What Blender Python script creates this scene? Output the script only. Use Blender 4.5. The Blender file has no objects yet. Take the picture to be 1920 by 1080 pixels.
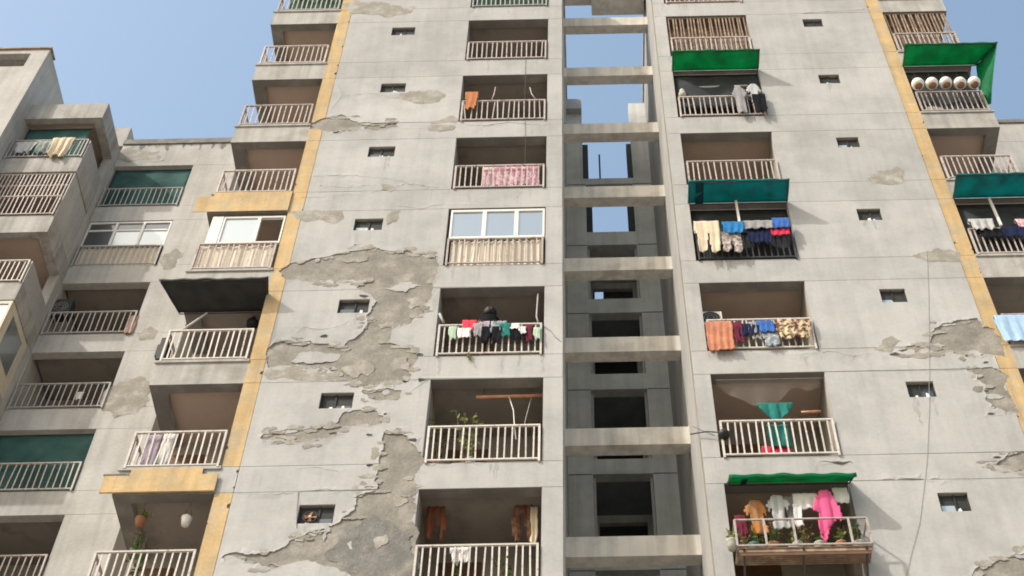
import bpy, bmesh, math, random
from mathutils import Vector, Matrix, noise
from mathutils.geometry import delaunay_2d_cdt
random.seed(7)
S = bpy.context.scene
COL = S.collection
R = math.radians

# ---------------------------------------------------------------- camera
cam_d = bpy.data.cameras.new('camera'); cam = bpy.data.objects.new('camera', cam_d); COL.objects.link(cam)
PITCH, ROLL, YAW = .935083, -.0138338, .00719073
fw = Vector((0, math.cos(PITCH), math.sin(PITCH))); up = Vector((0, -math.sin(PITCH), math.cos(PITCH))); rt = Vector((1, 0, 0))
Rz = Matrix.Rotation(YAW, 3, 'Z'); fw, up, rt = Rz @ fw, Rz @ up, Rz @ rt
rt, up = rt * math.cos(ROLL) + up * math.sin(ROLL), up * math.cos(ROLL) - rt * math.sin(ROLL)
M4 = Matrix((rt, up, -fw)).transposed().to_4x4(); M4.translation = Vector((0, -18.44, 1.6))
cam.matrix_world = M4
cam_d.sensor_width = 36; cam_d.lens = 2847.69 / 1920 * 36; cam_d.shift_x = -118.71 / 1920
cam_d.clip_start = .1; cam_d.clip_end = 6000
S.camera = cam

# ---------------------------------------------------------------- sky, sun, exposure
SUN = Vector((-1.33, -1.0, 1.5)).normalized()          # towards the sun
w = bpy.data.worlds.new('World'); S.world = w; w.use_nodes = True
nt = w.node_tree; bg = nt.nodes['Background']
sky = nt.nodes.new('ShaderNodeTexSky'); sky.sky_type = 'NISHITA'; sky.sun_disc = False
sky.sun_elevation = math.asin(SUN.z); sky.sun_rotation = math.atan2(SUN.x, SUN.y)
sky.air_density = 2.0; sky.dust_density = 4.0; sky.ozone_density = 1.0; sky.altitude = 0
nt.links.new(sky.outputs['Color'], bg.inputs['Color']); bg.inputs['Strength'].default_value = .15
sl = bpy.data.lights.new('sun', 'SUN'); so = bpy.data.objects.new('sun', sl); COL.objects.link(so)
sl.energy = 2.3; sl.angle = R(.9); sl.color = (1.0, .95, .88)
so.rotation_euler = (-SUN).to_track_quat('-Z', 'Y').to_euler(); so.location = (-30, -40, 60)
vs = S.view_settings; vs.view_transform = 'Standard'; vs.look = 'None'; vs.gamma = 1.0; vs.use_curve_mapping = False
vs.exposure = .58
S.cycles.filter_width = 1.8

# ---------------------------------------------------------------- materials
def mat(name, col, rough=.85, var=.12, vscale=3.0, bump=.15, bscale=40.0, col2=None, c2scale=.6, c2lo=.45, c2hi=.6,
        streak=0.0, transl=0.0, spec=.3, metal=0.0, fine=None, objr=0.0):
    m = bpy.data.materials.new(name); m.use_nodes = True
    n = m.node_tree.nodes; l = m.node_tree.links; b = n['Principled BSDF']
    b.inputs['Roughness'].default_value = rough; b.inputs['Specular IOR Level'].default_value = spec; b.inputs['Metallic'].default_value = metal
    g = n.new('ShaderNodeNewGeometry'); pos = g.outputs['Position']
    def nz(scale, det=5.0, vec=None, r=.55):
        t = n.new('ShaderNodeTexNoise'); t.inputs['Scale'].default_value = scale; t.inputs['Detail'].default_value = det; t.inputs['Roughness'].default_value = r
        l.new(vec or pos, t.inputs['Vector']); return t.outputs['Fac']
    def ramp(fac, a, bb, lo, hi):
        r = n.new('ShaderNodeMapRange'); r.inputs[1].default_value = a; r.inputs[2].default_value = bb; r.inputs[3].default_value = lo; r.inputs[4].default_value = hi
        l.new(fac, r.inputs[0]); return r.outputs[0]
    def mix(fac, ca, cb, mode='MIX'):
        x = n.new('ShaderNodeMix'); x.data_type = 'RGBA'; x.blend_type = mode
        if isinstance(fac, float): x.inputs[0].default_value = fac
        else: l.new(fac, x.inputs[0])
        for i, c in ((6, ca), (7, cb)):
            if isinstance(c, tuple): x.inputs[i].default_value = (*c, 1)
            else: l.new(c, x.inputs[i])
        return x.outputs[2]
    c = tuple(col)
    if col2: c = mix(ramp(nz(c2scale, 8, r=.65), c2lo, c2hi, 0, 1), c, tuple(col2))
    def vmul(cin, fac):
        x = n.new('ShaderNodeVectorMath'); x.operation = 'SCALE'
        if isinstance(cin, tuple): x.inputs[0].default_value = cin
        else: l.new(cin, x.inputs[0])
        l.new(fac, x.inputs[3]); return x.outputs[0]
    c = vmul(c, ramp(nz(vscale, 7), .3, .7, 1 - var, 1 + var))
    if fine: c = vmul(c, ramp(nz(fine, 3), .3, .7, 1 - var * .6, 1 + var * .6))
    if streak:
        mp = n.new('ShaderNodeMapping'); mp.inputs['Scale'].default_value = (5, 5, .22); l.new(pos, mp.inputs['Vector'])
        c = vmul(c, ramp(nz(1.0, 6, mp.outputs['Vector']), .42, .7, 1, 1 - streak))
        m2 = n.new('ShaderNodeMapping'); m2.inputs['Scale'].default_value = (11, 11, .55); m2.inputs['Location'].default_value = (3.1, 0, 7.7); l.new(pos, m2.inputs['Vector'])
        c = vmul(c, ramp(nz(1.0, 4, m2.outputs['Vector']), .60, .74, 1, 1 - .09))
        c = vmul(c, ramp(nz(.23, 3), .35, .65, .95, 1.05))
    if objr:
        oi = n.new('ShaderNodeObjectInfo'); c = vmul(c, ramp(oi.outputs['Random'], 0, 1, 1 - objr, 1 + objr))
    l.new(c, b.inputs['Base Color'])
    if bump:
        bp = n.new('ShaderNodeBump'); bp.inputs['Strength'].default_value = bump; bp.inputs['Distance'].default_value = .02
        l.new(nz(bscale, 6), bp.inputs['Height']); l.new(bp.outputs['Normal'], b.inputs['Normal'])
    if transl:
        tr = n.new('ShaderNodeBsdfTranslucent'); l.new(c, tr.inputs['Color']); ms = n.new('ShaderNodeMixShader'); ms.inputs[0].default_value = transl
        l.new(b.outputs[0], ms.inputs[1]); l.new(tr.outputs[0], ms.inputs[2]); l.new(ms.outputs[0], n['Material Output'].inputs['Surface'])
    return m
MT = {}
def M(name, *a, **k): MT[name] = mat(name, *a, **k)
M('plaster', (.405, .405, .402), var=.07, vscale=.9, bump=.22, bscale=9, col2=(.335, .338, .338), c2scale=.7, c2lo=.44, c2hi=.64, streak=.09, fine=14, objr=.04)
M('plaster_wing', (.43, .423, .41), var=.10, vscale=.8, bump=.25, bscale=9, col2=(.37, .362, .345), c2scale=.6, c2lo=.47, c2hi=.66, streak=.16, fine=12)
M('fascia', (.385, .378, .362), var=.12, vscale=1.4, bump=.25, bscale=10, col2=(.29, .275, .25), c2scale=1.1, c2lo=.5, c2hi=.68, streak=.30, fine=16)
M('yellow', (.50, .36, .185), var=.13, vscale=2, bump=.2, bscale=12, col2=(.43, .345, .225), c2scale=1.6, c2lo=.46, c2hi=.62, streak=.22, fine=18)
M('cement', (.215, .203, .182), var=.20, vscale=2.6, bump=.6, bscale=22, col2=(.285, .268, .238), c2scale=1.7, c2lo=.46, c2hi=.62, fine=24)
M('cement_dark', (.165, .163, .155), var=.25, vscale=3, bump=.7, bscale=20, col2=(.24, .225, .20), c2scale=2.4, c2lo=.5, c2hi=.66, fine=26)
M('stain', (.275, .26, .23), var=.16, vscale=3, bump=.4, bscale=24, col2=(.335, .322, .298), c2scale=3.0, c2lo=.47, c2hi=.63, fine=24)
M('streak', (.335, .335, .33), var=.10, vscale=4, bump=.2, bscale=12, fine=16)
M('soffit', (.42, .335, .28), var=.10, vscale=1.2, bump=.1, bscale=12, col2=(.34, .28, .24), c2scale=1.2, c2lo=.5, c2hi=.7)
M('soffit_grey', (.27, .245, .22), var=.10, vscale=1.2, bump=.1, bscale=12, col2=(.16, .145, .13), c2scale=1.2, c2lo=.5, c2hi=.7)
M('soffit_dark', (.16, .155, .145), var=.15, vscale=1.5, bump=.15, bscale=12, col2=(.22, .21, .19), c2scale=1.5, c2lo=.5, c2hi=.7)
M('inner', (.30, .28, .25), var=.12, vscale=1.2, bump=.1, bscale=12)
M('shaft', (.55, .565, .55), var=.10, vscale=.8, bump=.2, bscale=10, col2=(.42, .43, .41), c2scale=.5, c2lo=.45, c2hi=.65, streak=.18)
M('beam', (.62, .59, .54), var=.10, vscale=1.5, bump=.2, bscale=10, col2=(.45, .42, .375), c2scale=1.5, c2lo=.5, c2hi=.66, streak=.28)
M('rail', (.44, .395, .37), rough=.5, var=.10, vscale=14, bump=.05, col2=(.22, .15, .11), c2scale=9, c2lo=.54, c2hi=.68, objr=.16)
M('rail_white', (.55, .525, .49), rough=.5, var=.10, vscale=14, bump=.05, col2=(.28, .20, .15), c2scale=9, c2lo=.56, c2hi=.70, objr=.16)
M('rail_grey', (.34, .335, .33), rough=.55, var=.12, vscale=14, bump=.05)
M('rail_dark', (.045, .045, .05), rough=.6, var=.2, vscale=8, bump=.05)
M('brown_bar', (.24, .165, .12), rough=.7, var=.25, vscale=6, bump=.1, col2=(.34, .27, .19), c2scale=4, c2lo=.5, c2hi=.6)
M('aluminium', (.70, .69, .66), rough=.4, var=.05, bump=.02, spec=.5)
M('cream_sheet', (.60, .53, .43), rough=.6, var=.07, vscale=2, bump=.05, streak=.12)
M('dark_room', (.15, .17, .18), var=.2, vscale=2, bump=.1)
M('ground', (.37, .32, .27), var=.15, vscale=.3, bump=.3, bscale=3)
M('wood', (.13, .075, .045), rough=.6, var=.2, vscale=5, bump=.1)
M('net_green', (.055, .15, .11), rough=.9, var=.25, vscale=2.5, bump=.2, bscale=60, transl=.35)
M('net_teal', (.06, .145, .14), rough=.9, var=.3, vscale=1.5, bump=.2, bscale=60, transl=.35)
M('black_sheet', (.03, .036, .04), rough=.9, var=.3, vscale=2.5, bump=.2, bscale=60)
M('tarp_green', (.006, .33, .135), rough=.6, var=.2, vscale=2.2, col2=(.02, .27, .115), c2scale=3.5, bump=.15, bscale=6, transl=.66)
M('tarp_teal', (.005, .27, .28), rough=.6, var=.22, vscale=2.2, col2=(.02, .21, .22), c2scale=3.5, bump=.15, bscale=6, transl=.55)
M('tarp_dark', (.003, .05, .065), rough=.6, var=.15, vscale=3, bump=.15, bscale=6, transl=.3)
M('metal_dark', (.03, .033, .033), rough=.7, var=.3, vscale=3, bump=.2, bscale=10)
M('white_plastic', (.75, .74, .72), rough=.45, var=.06, bump=.02)
M('black_plastic', (.02, .02, .022), rough=.5, var=.2, bump=.02)
M('leaf', (.06, .11, .025), rough=.6, var=.35, vscale=30, bump=.0, transl=.25)
M('leaf_dry', (.20, .16, .07), rough=.7, var=.35, vscale=30, bump=0, transl=.2)
M('leaf_pale', (.22, .26, .08), rough=.6, var=.3, vscale=30, bump=.0, transl=.25)
M('bark', (.16, .12, .08), var=.2, bump=.2)
M('terracotta', (.32, .15, .08), var=.2, bump=.1)
M('pot_grey', (.36, .37, .33), var=.15, bump=.1)
M('pot_teal', (.08, .20, .19), var=.15, bump=.05)
M('brown_fibre', (.22, .12, .07), var=.25, vscale=15, bump=.3)
M('cable', (.035, .035, .035), rough=.6, var=.1, bump=0)
M('bamboo', (.52, .27, .17), rough=.6, var=.15, vscale=8, bump=.05)
M('skin', (.12, .065, .04), rough=.6, var=.05, bump=.05)
M('hair', (.008, .007, .007), rough=.6, var=.2, bump=.3)
def glass(name, col, rough, mixg):
    m = bpy.data.materials.new(name); m.use_nodes = True; n = m.node_tree.nodes; l = m.node_tree.links
    b = n['Principled BSDF']; b.inputs['Base Color'].default_value = (*col, 1); b.inputs['Roughness'].default_value = .3
    g = n.new('ShaderNodeBsdfGlossy'); g.inputs['Roughness'].default_value = rough; g.inputs['Color'].default_value = (.85, .92, .95, 1)
    tn = n.new('ShaderNodeTexNoise'); tn.inputs['Scale'].default_value = 1.3; bp = n.new('ShaderNodeBump'); bp.inputs['Strength'].default_value = .06
    l.new(tn.outputs['Fac'], bp.inputs['Height']); l.new(bp.outputs['Normal'], g.inputs['Normal'])
    ms = n.new('ShaderNodeMixShader'); ms.inputs[0].default_value = mixg
    l.new(b.outputs[0], ms.inputs[1]); l.new(g.outputs[0], ms.inputs[2]); l.new(ms.outputs[0], n['Material Output'].inputs['Surface']); MT[name] = m
glass('pane_grey', (.17, .20, .21), .08, .34)
glass('pane_white', (.36, .42, .43), .15, .22)
glass('pane_dark', (.03, .035, .04), .05, .10)
CLOTH = {}
def cl(name, col, col2=None, sc=6, **k):
    CLOTH[name] = mat('cloth_' + name, col, rough=.95, var=k.pop('var', .1), vscale=4, bump=.12, bscale=30, col2=col2, c2scale=sc, c2lo=.48, c2hi=.53, transl=.2, spec=.1)
cl('orange', (.52, .22, .11)); cl('pink', (.74, .13, .30)); cl('pink_check', (.62, .30, .40), (.75, .62, .62), 9)
cl('red', (.75, .08, .12)); cl('white', (.74, .73, .72)); cl('cream', (.72, .62, .47)); cl('grey', (.33, .33, .34)); cl('light_grey', (.50, .51, .52))
cl('black', (.012, .013, .018)); cl('navy', (.018, .025, .07)); cl('blue', (.06, .16, .48)); cl('bright_blue', (.04, .22, .52)); cl('sky_blue', (.42, .60, .82))
cl('crimson', (.66, .05, .12)); cl('maroon', (.17, .03, .055)); cl('mint', (.48, .62, .50)); cl('blue_grey', (.20, .25, .30), (.45, .48, .5), 12)
cl('floral', (.62, .55, .36), (.17, .07, .07), 9); cl('pale_floral', (.58, .53, .48), (.25, .2, .2), 12); cl('rust', (.27, .08, .045), (.2, .11, .07), 5)
cl('brown_orange', (.45, .19, .06), (.36, .2, .1), 5); cl('tan', (.27, .16, .11), (.2, .09, .06), 6); cl('teal', (.03, .20, .18)); cl('salmon', (.62, .28, .17), (.54, .23, .15), 3); cl('dull_rust', (.36, .22, .18))
cl('green_grey', (.40, .44, .40), (.28, .32, .30), 3); cl('lilac', (.45, .38, .46)); cl('net_white', (.45, .42, .40))

# ---------------------------------------------------------------- helpers
LOC = {}
def thing(name, label, cat, loc=(0, 0, 0), group=None):
    o = bpy.data.objects.new(name, None); COL.objects.link(o); o.location = loc; o['label'] = label; o['category'] = cat
    if group: o['group'] = group
    o.empty_display_size = .2; LOC[o] = Vector(loc); return o
def link(name, me, parent=None, loc=None):
    o = bpy.data.objects.new(name, me); COL.objects.link(o)
    if parent is not None: o.parent = parent
    if loc is not None: o.location = loc
    LOC[o] = (LOC[parent] if parent is not None else Vector((0, 0, 0))) + (Vector(loc) if loc is not None else Vector((0, 0, 0)))
    return o
class MB:
    def __init__(s): s.v = []; s.f = []
    def add(s, v, f):
        n = len(s.v); s.v += [tuple(x) for x in v]; s.f += [tuple(i + n for i in q) for q in f]; return s
    def box(s, x0, x1, y0, y1, z0, z1):
        return s.add([(x0, y0, z0), (x1, y0, z0), (x1, y1, z0), (x0, y1, z0), (x0, y0, z1), (x1, y0, z1), (x1, y1, z1), (x0, y1, z1)],
                     [(0, 3, 2, 1), (4, 5, 6, 7), (0, 1, 5, 4), (1, 2, 6, 5), (2, 3, 7, 6), (3, 0, 4, 7)])
    def bar(s, a, b, wx, wy):                      # a box-section bar from a to b
        a, b = Vector(a), Vector(b); d = (b - a).normalized(); u = d.cross(Vector((0, 0, 1)))
        if u.length < .01: u = Vector((1, 0, 0))
        u.normalize(); q = d.cross(u).normalized(); p = []
        for e in (a, b):
            for i, j in ((-1, -1), (1, -1), (1, 1), (-1, 1)): p.append(e + u * wx * .5 * i + q * wy * .5 * j)
        return s.add(p, [(3, 2, 1, 0), (4, 5, 6, 7), (0, 1, 5, 4), (1, 2, 6, 5), (2, 3, 7, 6), (3, 0, 4, 7)])
    def tube(s, path, r, n=6):
        path = [Vector(p) for p in path]; rings = []
        for i, p in enumerate(path):
            d = (path[min(i + 1, len(path) - 1)] - path[max(i - 1, 0)]).normalized(); u = d.cross(Vector((.3, .9, .2)));
            if u.length < .05: u = d.cross(Vector((1, 0, 0)))
            u.normalize(); q = d.cross(u); rr = r[i] if isinstance(r, (list, tuple)) else r
            rings.append([p + (u * math.cos(6.2832 * k / n) + q * math.sin(6.2832 * k / n)) * rr for k in range(n)])
        v = [x for g in rings for x in g]; f = []
        for i in range(len(rings) - 1):
            for k in range(n): f.append((i * n + k, i * n + (k + 1) % n, (i + 1) * n + (k + 1) % n, (i + 1) * n + k))
        f.append(tuple(range(n - 1, -1, -1))); f.append(tuple(range((len(rings) - 1) * n, len(rings) * n))); return s.add(v, f)
    def lathe(s, c, prof, n=14):                   # profile of (radius, height) about the vertical through c
        c = Vector(c); v = []; f = []
        for r, h in prof:
            for k in range(n): v.append(c + Vector((r * math.cos(6.2832 * k / n), r * math.sin(6.2832 * k / n), h)))
        for i in range(len(prof) - 1):
            for k in range(n): f.append((i * n + k, i * n + (k + 1) % n, (i + 1) * n + (k + 1) % n, (i + 1) * n + k))
        f.append(tuple(range(n - 1, -1, -1))); f.append(tuple(range((len(prof) - 1) * n, len(prof) * n))); return s.add(v, f)
    def mesh(s, name, m, off=Vector((0, 0, 0)), smooth=False):
        me = bpy.data.meshes.new(name); me.from_pydata([(x - off.x, y - off.y, z - off.z) for x, y, z in s.v], [], s.f); me.materials.append(m)
        if smooth: me.polygons.foreach_set('use_smooth', [True] * len(me.polygons))
        me.update(); return me
    def build(s, name, m, parent=None, smooth=False):
        if isinstance(m, str): m = MT[m]
        off = LOC[parent] if parent is not None else Vector((0, 0, 0))
        return link(name, s.mesh(name, m, off, smooth), parent)
def box(name, m, parent, *a): return MB().box(*a).build(name, m, parent)
def structure(o): o['kind'] = 'structure'; return o
def inpoly(x, z, p):
    c = False; j = len(p) - 1
    for i in range(len(p)):
        xi, zi = p[i]; xj, zj = p[j]
        if (zi > z) != (zj > z) and x < (xj - xi) * (z - zi) / (zj - zi) + xi: c = not c
        j = i
    return c
def fract(p, step=.055, amp=.42, seed=1):           # roughen an outline
    rnd = random.Random(seed); q = list(p)
    for it in range(6):
        o = []; done = True
        for i in range(len(q)):
            a, b = q[i], q[(i + 1) % len(q)]; d = math.hypot(b[0] - a[0], b[1] - a[1]); o.append(a)
            if d > step:
                done = False; k = rnd.gauss(0, amp * .45) * d * .55; t = rnd.uniform(.38, .62)
                o.append((a[0] + (b[0] - a[0]) * t - (b[1] - a[1]) / d * k, a[1] + (b[1] - a[1]) * t + (b[0] - a[0]) / d * k))
        q = o
        if done: break
    return q
def bb(p): return min(x for x, z in p), max(x for x, z in p), min(z for x, z in p), max(z for x, z in p)
def cdt(loops, pts=()):
    v = []; e = []
    for lp in loops:
        n = len(v); v += [Vector(q) for q in lp]; e += [(n + i, n + (i + 1) % len(lp)) for i in range(len(lp))]
    v += [Vector(q) for q in pts]
    r = delaunay_2d_cdt(v, e, [], 0, 1e-5); return r[0], r[2]
def rect(x0, x1, z0, z1): return [(x0, z0), (x1, z0), (x1, z1), (x0, z1)]
def panel(name, m, parent, x0, x1, z0, z1, y=0.0, t=.034, holes=(), cuts=(), curl=.013, seed=0):
    """a plaster sheet in the XZ plane facing -Y, with rectangular holes and broken-away areas, edges t deep"""
    rnd = random.Random(seed + int(abs(x0) * 100 + abs(z0) * 37))
    hs = [h for h in holes if h[0] < x1 and h[1] > x0 and h[2] < z1 and h[3] > z0]
    cs = [c for c in cuts if bb(c)[0] < x1 and bb(c)[1] > x0 and bb(c)[2] < z1 and bb(c)[3] > z0]
    extra = []
    for c in cs:
        for i in range(0, len(c), 2):
            for d in (.10, .2):
                a = rnd.uniform(0, 6.28); q = (c[i][0] + d * math.cos(a), c[i][1] + d * math.sin(a))
                if x0 < q[0] < x1 and z0 < q[1] < z1: extra.append(q)
    vs_, fs = cdt([rect(x0, x1, z0, z1)] + [rect(*h) for h in hs] + list(cs), extra)
    keep = []
    for f in fs:
        cx = sum(vs_[i][0] for i in f) / len(f); cz = sum(vs_[i][1] for i in f) / len(f)
        if not (x0 < cx < x1 and z0 < cz < z1): continue
        if any(h[0] < cx < h[1] and h[2] < cz < h[3] for h in hs): continue
        if any(inpoly(cx, cz, c) for c in cs): continue
        keep.append(f)
    cv = {(round(q[0], 4), round(q[1], 4)) for c in cs for q in c}
    used = sorted({i for f in keep for i in f}); ix = {i: k for k, i in enumerate(used)}
    v = []
    for i in used:
        k = (round(vs_[i][0], 4), round(vs_[i][1], 4)); yy = y
        if k in cv: yy -= curl * max(0, .35 + 1.3 * noise.noise((k[0] * 1.7, seed, k[1] * 1.7))) + rnd.uniform(0, .004)
        v.append((vs_[i][0], yy, vs_[i][1]))
    n = len(v); v += [(a, y + t, c) for a, b, c in v]
    f = [tuple(ix[i] for i in q) for q in keep]; cnt = {}
    for q in f:
        for a, b in zip(q, q[1:] + q[:1]): cnt[(a, b)] = 1
    side = [(b, a, a + n, b + n) for (a, b) in cnt if (b, a) not in cnt]
    return MB().add(v, f + side).build(name, m, parent)
def patch(name, m, parent, poly, y=.028, amp=.016, step=.075, seed=0, both=False):
    """rough cement laid bare (or smeared on): an uneven sheet inside an outline"""
    rnd = random.Random(seed); x0, x1, z0, z1 = bb(poly); pts = []
    x = x0
    while x < x1:
        z = z0
        while z < z1:
            q = (x + rnd.uniform(-.4, .4) * step, z + rnd.uniform(-.4, .4) * step)
            if inpoly(*q, poly): pts.append(q)
            z += step
        x += step
    vs_, fs = cdt([poly], pts); fs = [f for f in fs if inpoly(sum(vs_[i][0] for i in f) / 3, sum(vs_[i][1] for i in f) / 3, poly)]
    edge = {(round(q[0], 4), round(q[1], 4)) for q in poly}; v = []
    for q in vs_:
        k = (round(q[0], 4), round(q[1], 4))
        d = amp * (.5 + noise.noise((q[0] * 2.3, seed + .5, q[1] * 2.3)) + .5 * noise.noise((q[0] * 7, seed + 4.5, q[1] * 7)))
        v.append((q[0], y - (0 if (k in edge and both) else max(0, d)), q[1]))
    f = [tuple(q) for q in fs]
    return MB().add(v, f).build(name, m, parent, smooth=True)

# ================================================================ the setting
gm = MB(); G = 600
gm.add([(-G, -G, 0), (G, -G, 0), (G, G, 0), (-G, G, 0)], [(0, 1, 2, 3)]); structure(gm.build('ground', 'ground'))

# ================================================================ the tower
L = [41.88, 38.82, 35.73, 32.67, 29.63, 26.68, 23.76, 20.79, 17.84]     # underside of each lintel, top storey first
O = [39.60, 36.55, 33.43, 30.42, 27.47, 24.46, 21.45, 18.48, 15.5]      # floor edge of each opening
NK = 8
AX, CX = (-2.90, -.76), (2.40, 4.56)                                     # the two balcony columns beside the shaft
SH = (-.39, 2.08)                                                        # the shaft
DX, EX = (-8.25, -6.45), (8.22, 9.96)                                    # the corner balconies
VL, VR = (-4.93, -4.31), (6.03, 6.55)                                    # the little ventilators
ROOF = 43.6
tower = thing('apartment_tower', 'tall grey apartment tower with peeling plaster, yellow strips and an open central shaft', 'building', (.845, 0, 0))

vent_z = [(L[k] - .78, L[k] - .33) for k in range(NK)]
ventsL = [(VL[0], VL[1], a, b) for a, b in vent_z]; ventsR = [(VR[0], VR[1], a, b) for a, b in vent_z]
openA = [(AX[0], AX[1], O[k], L[k]) for k in range(NK)]; openC = [(CX[0], CX[1], O[k], L[k]) for k in range(NK)]
panel('wall', 'cement', tower, DX[1], SH[0], 0, ROOF, y=.037, t=.21, holes=openA + ventsL)
panel('wall', 'cement', tower, SH[1], EX[0], 0, ROOF, y=.037, t=.21, holes=openC + ventsR)

# plastered reveals of the balcony openings
for ox, opens in ((AX, openA), (CX, openC)):
    for k, (x0, x1, z0, z1) in enumerate(opens):
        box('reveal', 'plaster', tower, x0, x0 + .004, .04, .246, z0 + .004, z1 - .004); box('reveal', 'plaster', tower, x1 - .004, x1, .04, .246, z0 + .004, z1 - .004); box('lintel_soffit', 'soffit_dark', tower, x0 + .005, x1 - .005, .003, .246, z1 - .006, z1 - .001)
# where the plaster has fallen: outlines on the face of the wall
Z4 = None
cuts_left = [fract(p, seed=i + 3) for i, p in enumerate([
 [(-6.33, 27.40), (-6.16, 27.60), (-5.95, 27.71), (-5.46, 27.85), (-5.22, 27.96), (-5.08, 27.99), (-4.70, 28.10), (-4.31, 28.16), (-3.90, 28.05), (-3.68, 28.08), (-3.27, 27.93), (-3.05, 27.73), (-2.97, 27.49), (-3.00, 27.28), (-3.06, 26.87), (-3.04, 26.32), (-3.17, 25.83), (-3.40, 25.54), (-3.79, 25.48), (-3.80, 24.95), (-3.55, 24.78), (-3.25, 24.67), (-3.21, 24.32), (-3.27, 23.89), (-3.48, 23.72), (-3.78, 23.69), (-3.97, 23.63), (-4.28, 23.67), (-4.44, 23.77), (-4.76, 24.00), (-5.05, 24.14), (-5.67, 24.19), (-6.05, 24.20), (-6.17, 24.69), (-6.04, 24.97), (-5.60, 24.97), (-4.98, 24.92), (-4.66, 24.78), (-4.51, 25.04), (-4.35, 25.27), (-4.27, 25.58), (-4.26, 25.90), (-4.30, 26.49), (-4.47, 26.62), (-4.63, 26.74), (-4.42, 27.03), (-4.97, 27.01), (-5.35, 26.95), (-5.86, 27.06), (-6.18, 27.13)],
 [(-5.89, 22.19), (-5.84, 22.33), (-5.55, 22.37), (-5.18, 22.38), (-4.88, 22.46), (-4.63, 22.50), (-4.51, 22.64), (-4.46, 22.85), (-4.15, 22.93), (-3.83, 22.88), (-3.69, 22.68), (-3.71, 22.52), (-4.05, 22.51), (-4.41, 22.46), (-4.50, 22.26), (-4.69, 22.15), (-4.94, 22.12), (-5.36, 22.11), (-5.73, 22.13)],
 [(-4.16, 23.49), (-3.72, 23.53), (-3.42, 23.46), (-3.44, 23.27), (-3.69, 23.19), (-4.02, 23.24)],
 [(-3.61, 22.35), (-3.47, 22.26), (-3.34, 22.29), (-3.17, 22.02), (-3.03, 21.88), (-2.92, 21.72), (-2.92, 21.32), (-2.98, 21.12), (-2.99, 21.00), (-2.95, 20.84), (-2.98, 20.62), (-2.91, 20.21), (-2.91, 19.94), (-2.86, 19.54), (-2.84, 18.77), (-2.84, 18.19), (-3.43, 18.15), (-3.84, 18.73), (-4.16, 19.00), (-4.93, 19.08), (-5.47, 19.13), (-6.00, 19.18), (-6.06, 19.26), (-5.91, 19.36), (-5.52, 19.31), (-5.20, 19.37), (-4.99, 19.56), (-4.77, 19.72), (-4.45, 19.88), (-4.18, 20.04), (-3.97, 20.31), (-3.96, 20.65), (-3.67, 20.76), (-3.62, 20.87), (-3.66, 21.23), (-3.67, 21.52), (-3.62, 21.81)],
 [(-6.26, 33.67), (-5.77, 33.90), (-5.47, 33.58), (-4.94, 33.41), (-4.43, 33.49), (-4.33, 33.24), (-4.91, 33.08), (-5.67, 33.09), (-6.46, 33.22), (-6.56, 33.47)],
 ])]
cuts_right = [fract(p, seed=i + 31) for i, p in enumerate([
 [(6.74, 24.54), (6.89, 25.02), (7.15, 25.18), (7.51, 25.27), (7.80, 25.33), (7.85, 25.04), (8.07, 24.98), (8.13, 24.58), (8.07, 24.09), (7.73, 24.20), (7.36, 24.14), (7.03, 24.28), (6.82, 24.26)],
 [(7.24, 23.73), (7.74, 23.81), (8.00, 23.53), (7.93, 22.69), (7.91, 22.49), (7.69, 22.52), (7.46, 22.66), (7.41, 22.91), (7.51, 23.28), (7.39, 23.57)],
 [(6.04, 24.35), (6.25, 24.49), (6.47, 24.55), (6.63, 24.39), (6.37, 24.27)],
 [(6.05, 18.45), (6.28, 18.66), (6.71, 18.90), (7.26, 19.01), (7.77, 18.97), (7.64, 18.16), (6.77, 18.07), (5.95, 18.20)],
 [(7.05, 21.18), (7.48, 21.41), (7.77, 21.46), (7.83, 21.13), (7.38, 21.01)],
 ])]
# chips round the scars and cracks running off them
_r = random.Random(11)
def chips(cuts, n, keep):
    out = []
    for c in list(cuts):
        for i in range(max(2, int(n * len(c) / 150))):
            q = c[_r.randrange(len(c))]; a = _r.uniform(0, 6.28); d = _r.uniform(.06, .32); x, z = q[0] + d * math.cos(a) * 1.3, q[1] + d * math.sin(a)
            s = _r.uniform(.02, .075); k = _r.randint(5, 7)
            p = [(x + s * _r.uniform(.5, 1.5) * math.cos(6.28 * j / k) * 1.6, z + s * _r.uniform(.5, 1.3) * math.sin(6.28 * j / k)) for j in range(k)]
            if keep(x, z) and not any(inpoly(x, z, cc) for cc in cuts): out.append(p)
    return out
def crack(pts, w=.012):
    a = []; b = []; P = [pts[0]]
    for p, q in zip(pts, pts[1:]):
        n = max(2, int(math.hypot(q[0] - p[0], q[1] - p[1]) / .09))
        for i in range(1, n + 1): P.append((p[0] + (q[0] - p[0]) * i / n + _r.gauss(0, .012), p[1] + (q[1] - p[1]) * i / n + _r.gauss(0, .018)))
    for i, (x, z) in enumerate(P):
        t = w * math.sin(math.pi * (i + .3) / (len(P) + .1)) * _r.uniform(.4, 1.2); a.append((x, z + t * .5)); b.append((x + .003, z - t * .5))
    return a + b[::-1]
okL = lambda x, z: -6.05 < x < -2.98 and not any(h[0] - .12 < x < h[1] + .12 and h[2] - .1 < z < h[3] + .1 for h in ventsL)
okR = lambda x, z: 4.7 < x < 7.8 and not any(h[0] - .12 < x < h[1] + .12 and h[2] - .1 < z < h[3] + .1 for h in ventsR)
cuts_left += chips(cuts_left, 4, okL); cuts_right += chips(cuts_right, 3, okR)
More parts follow.
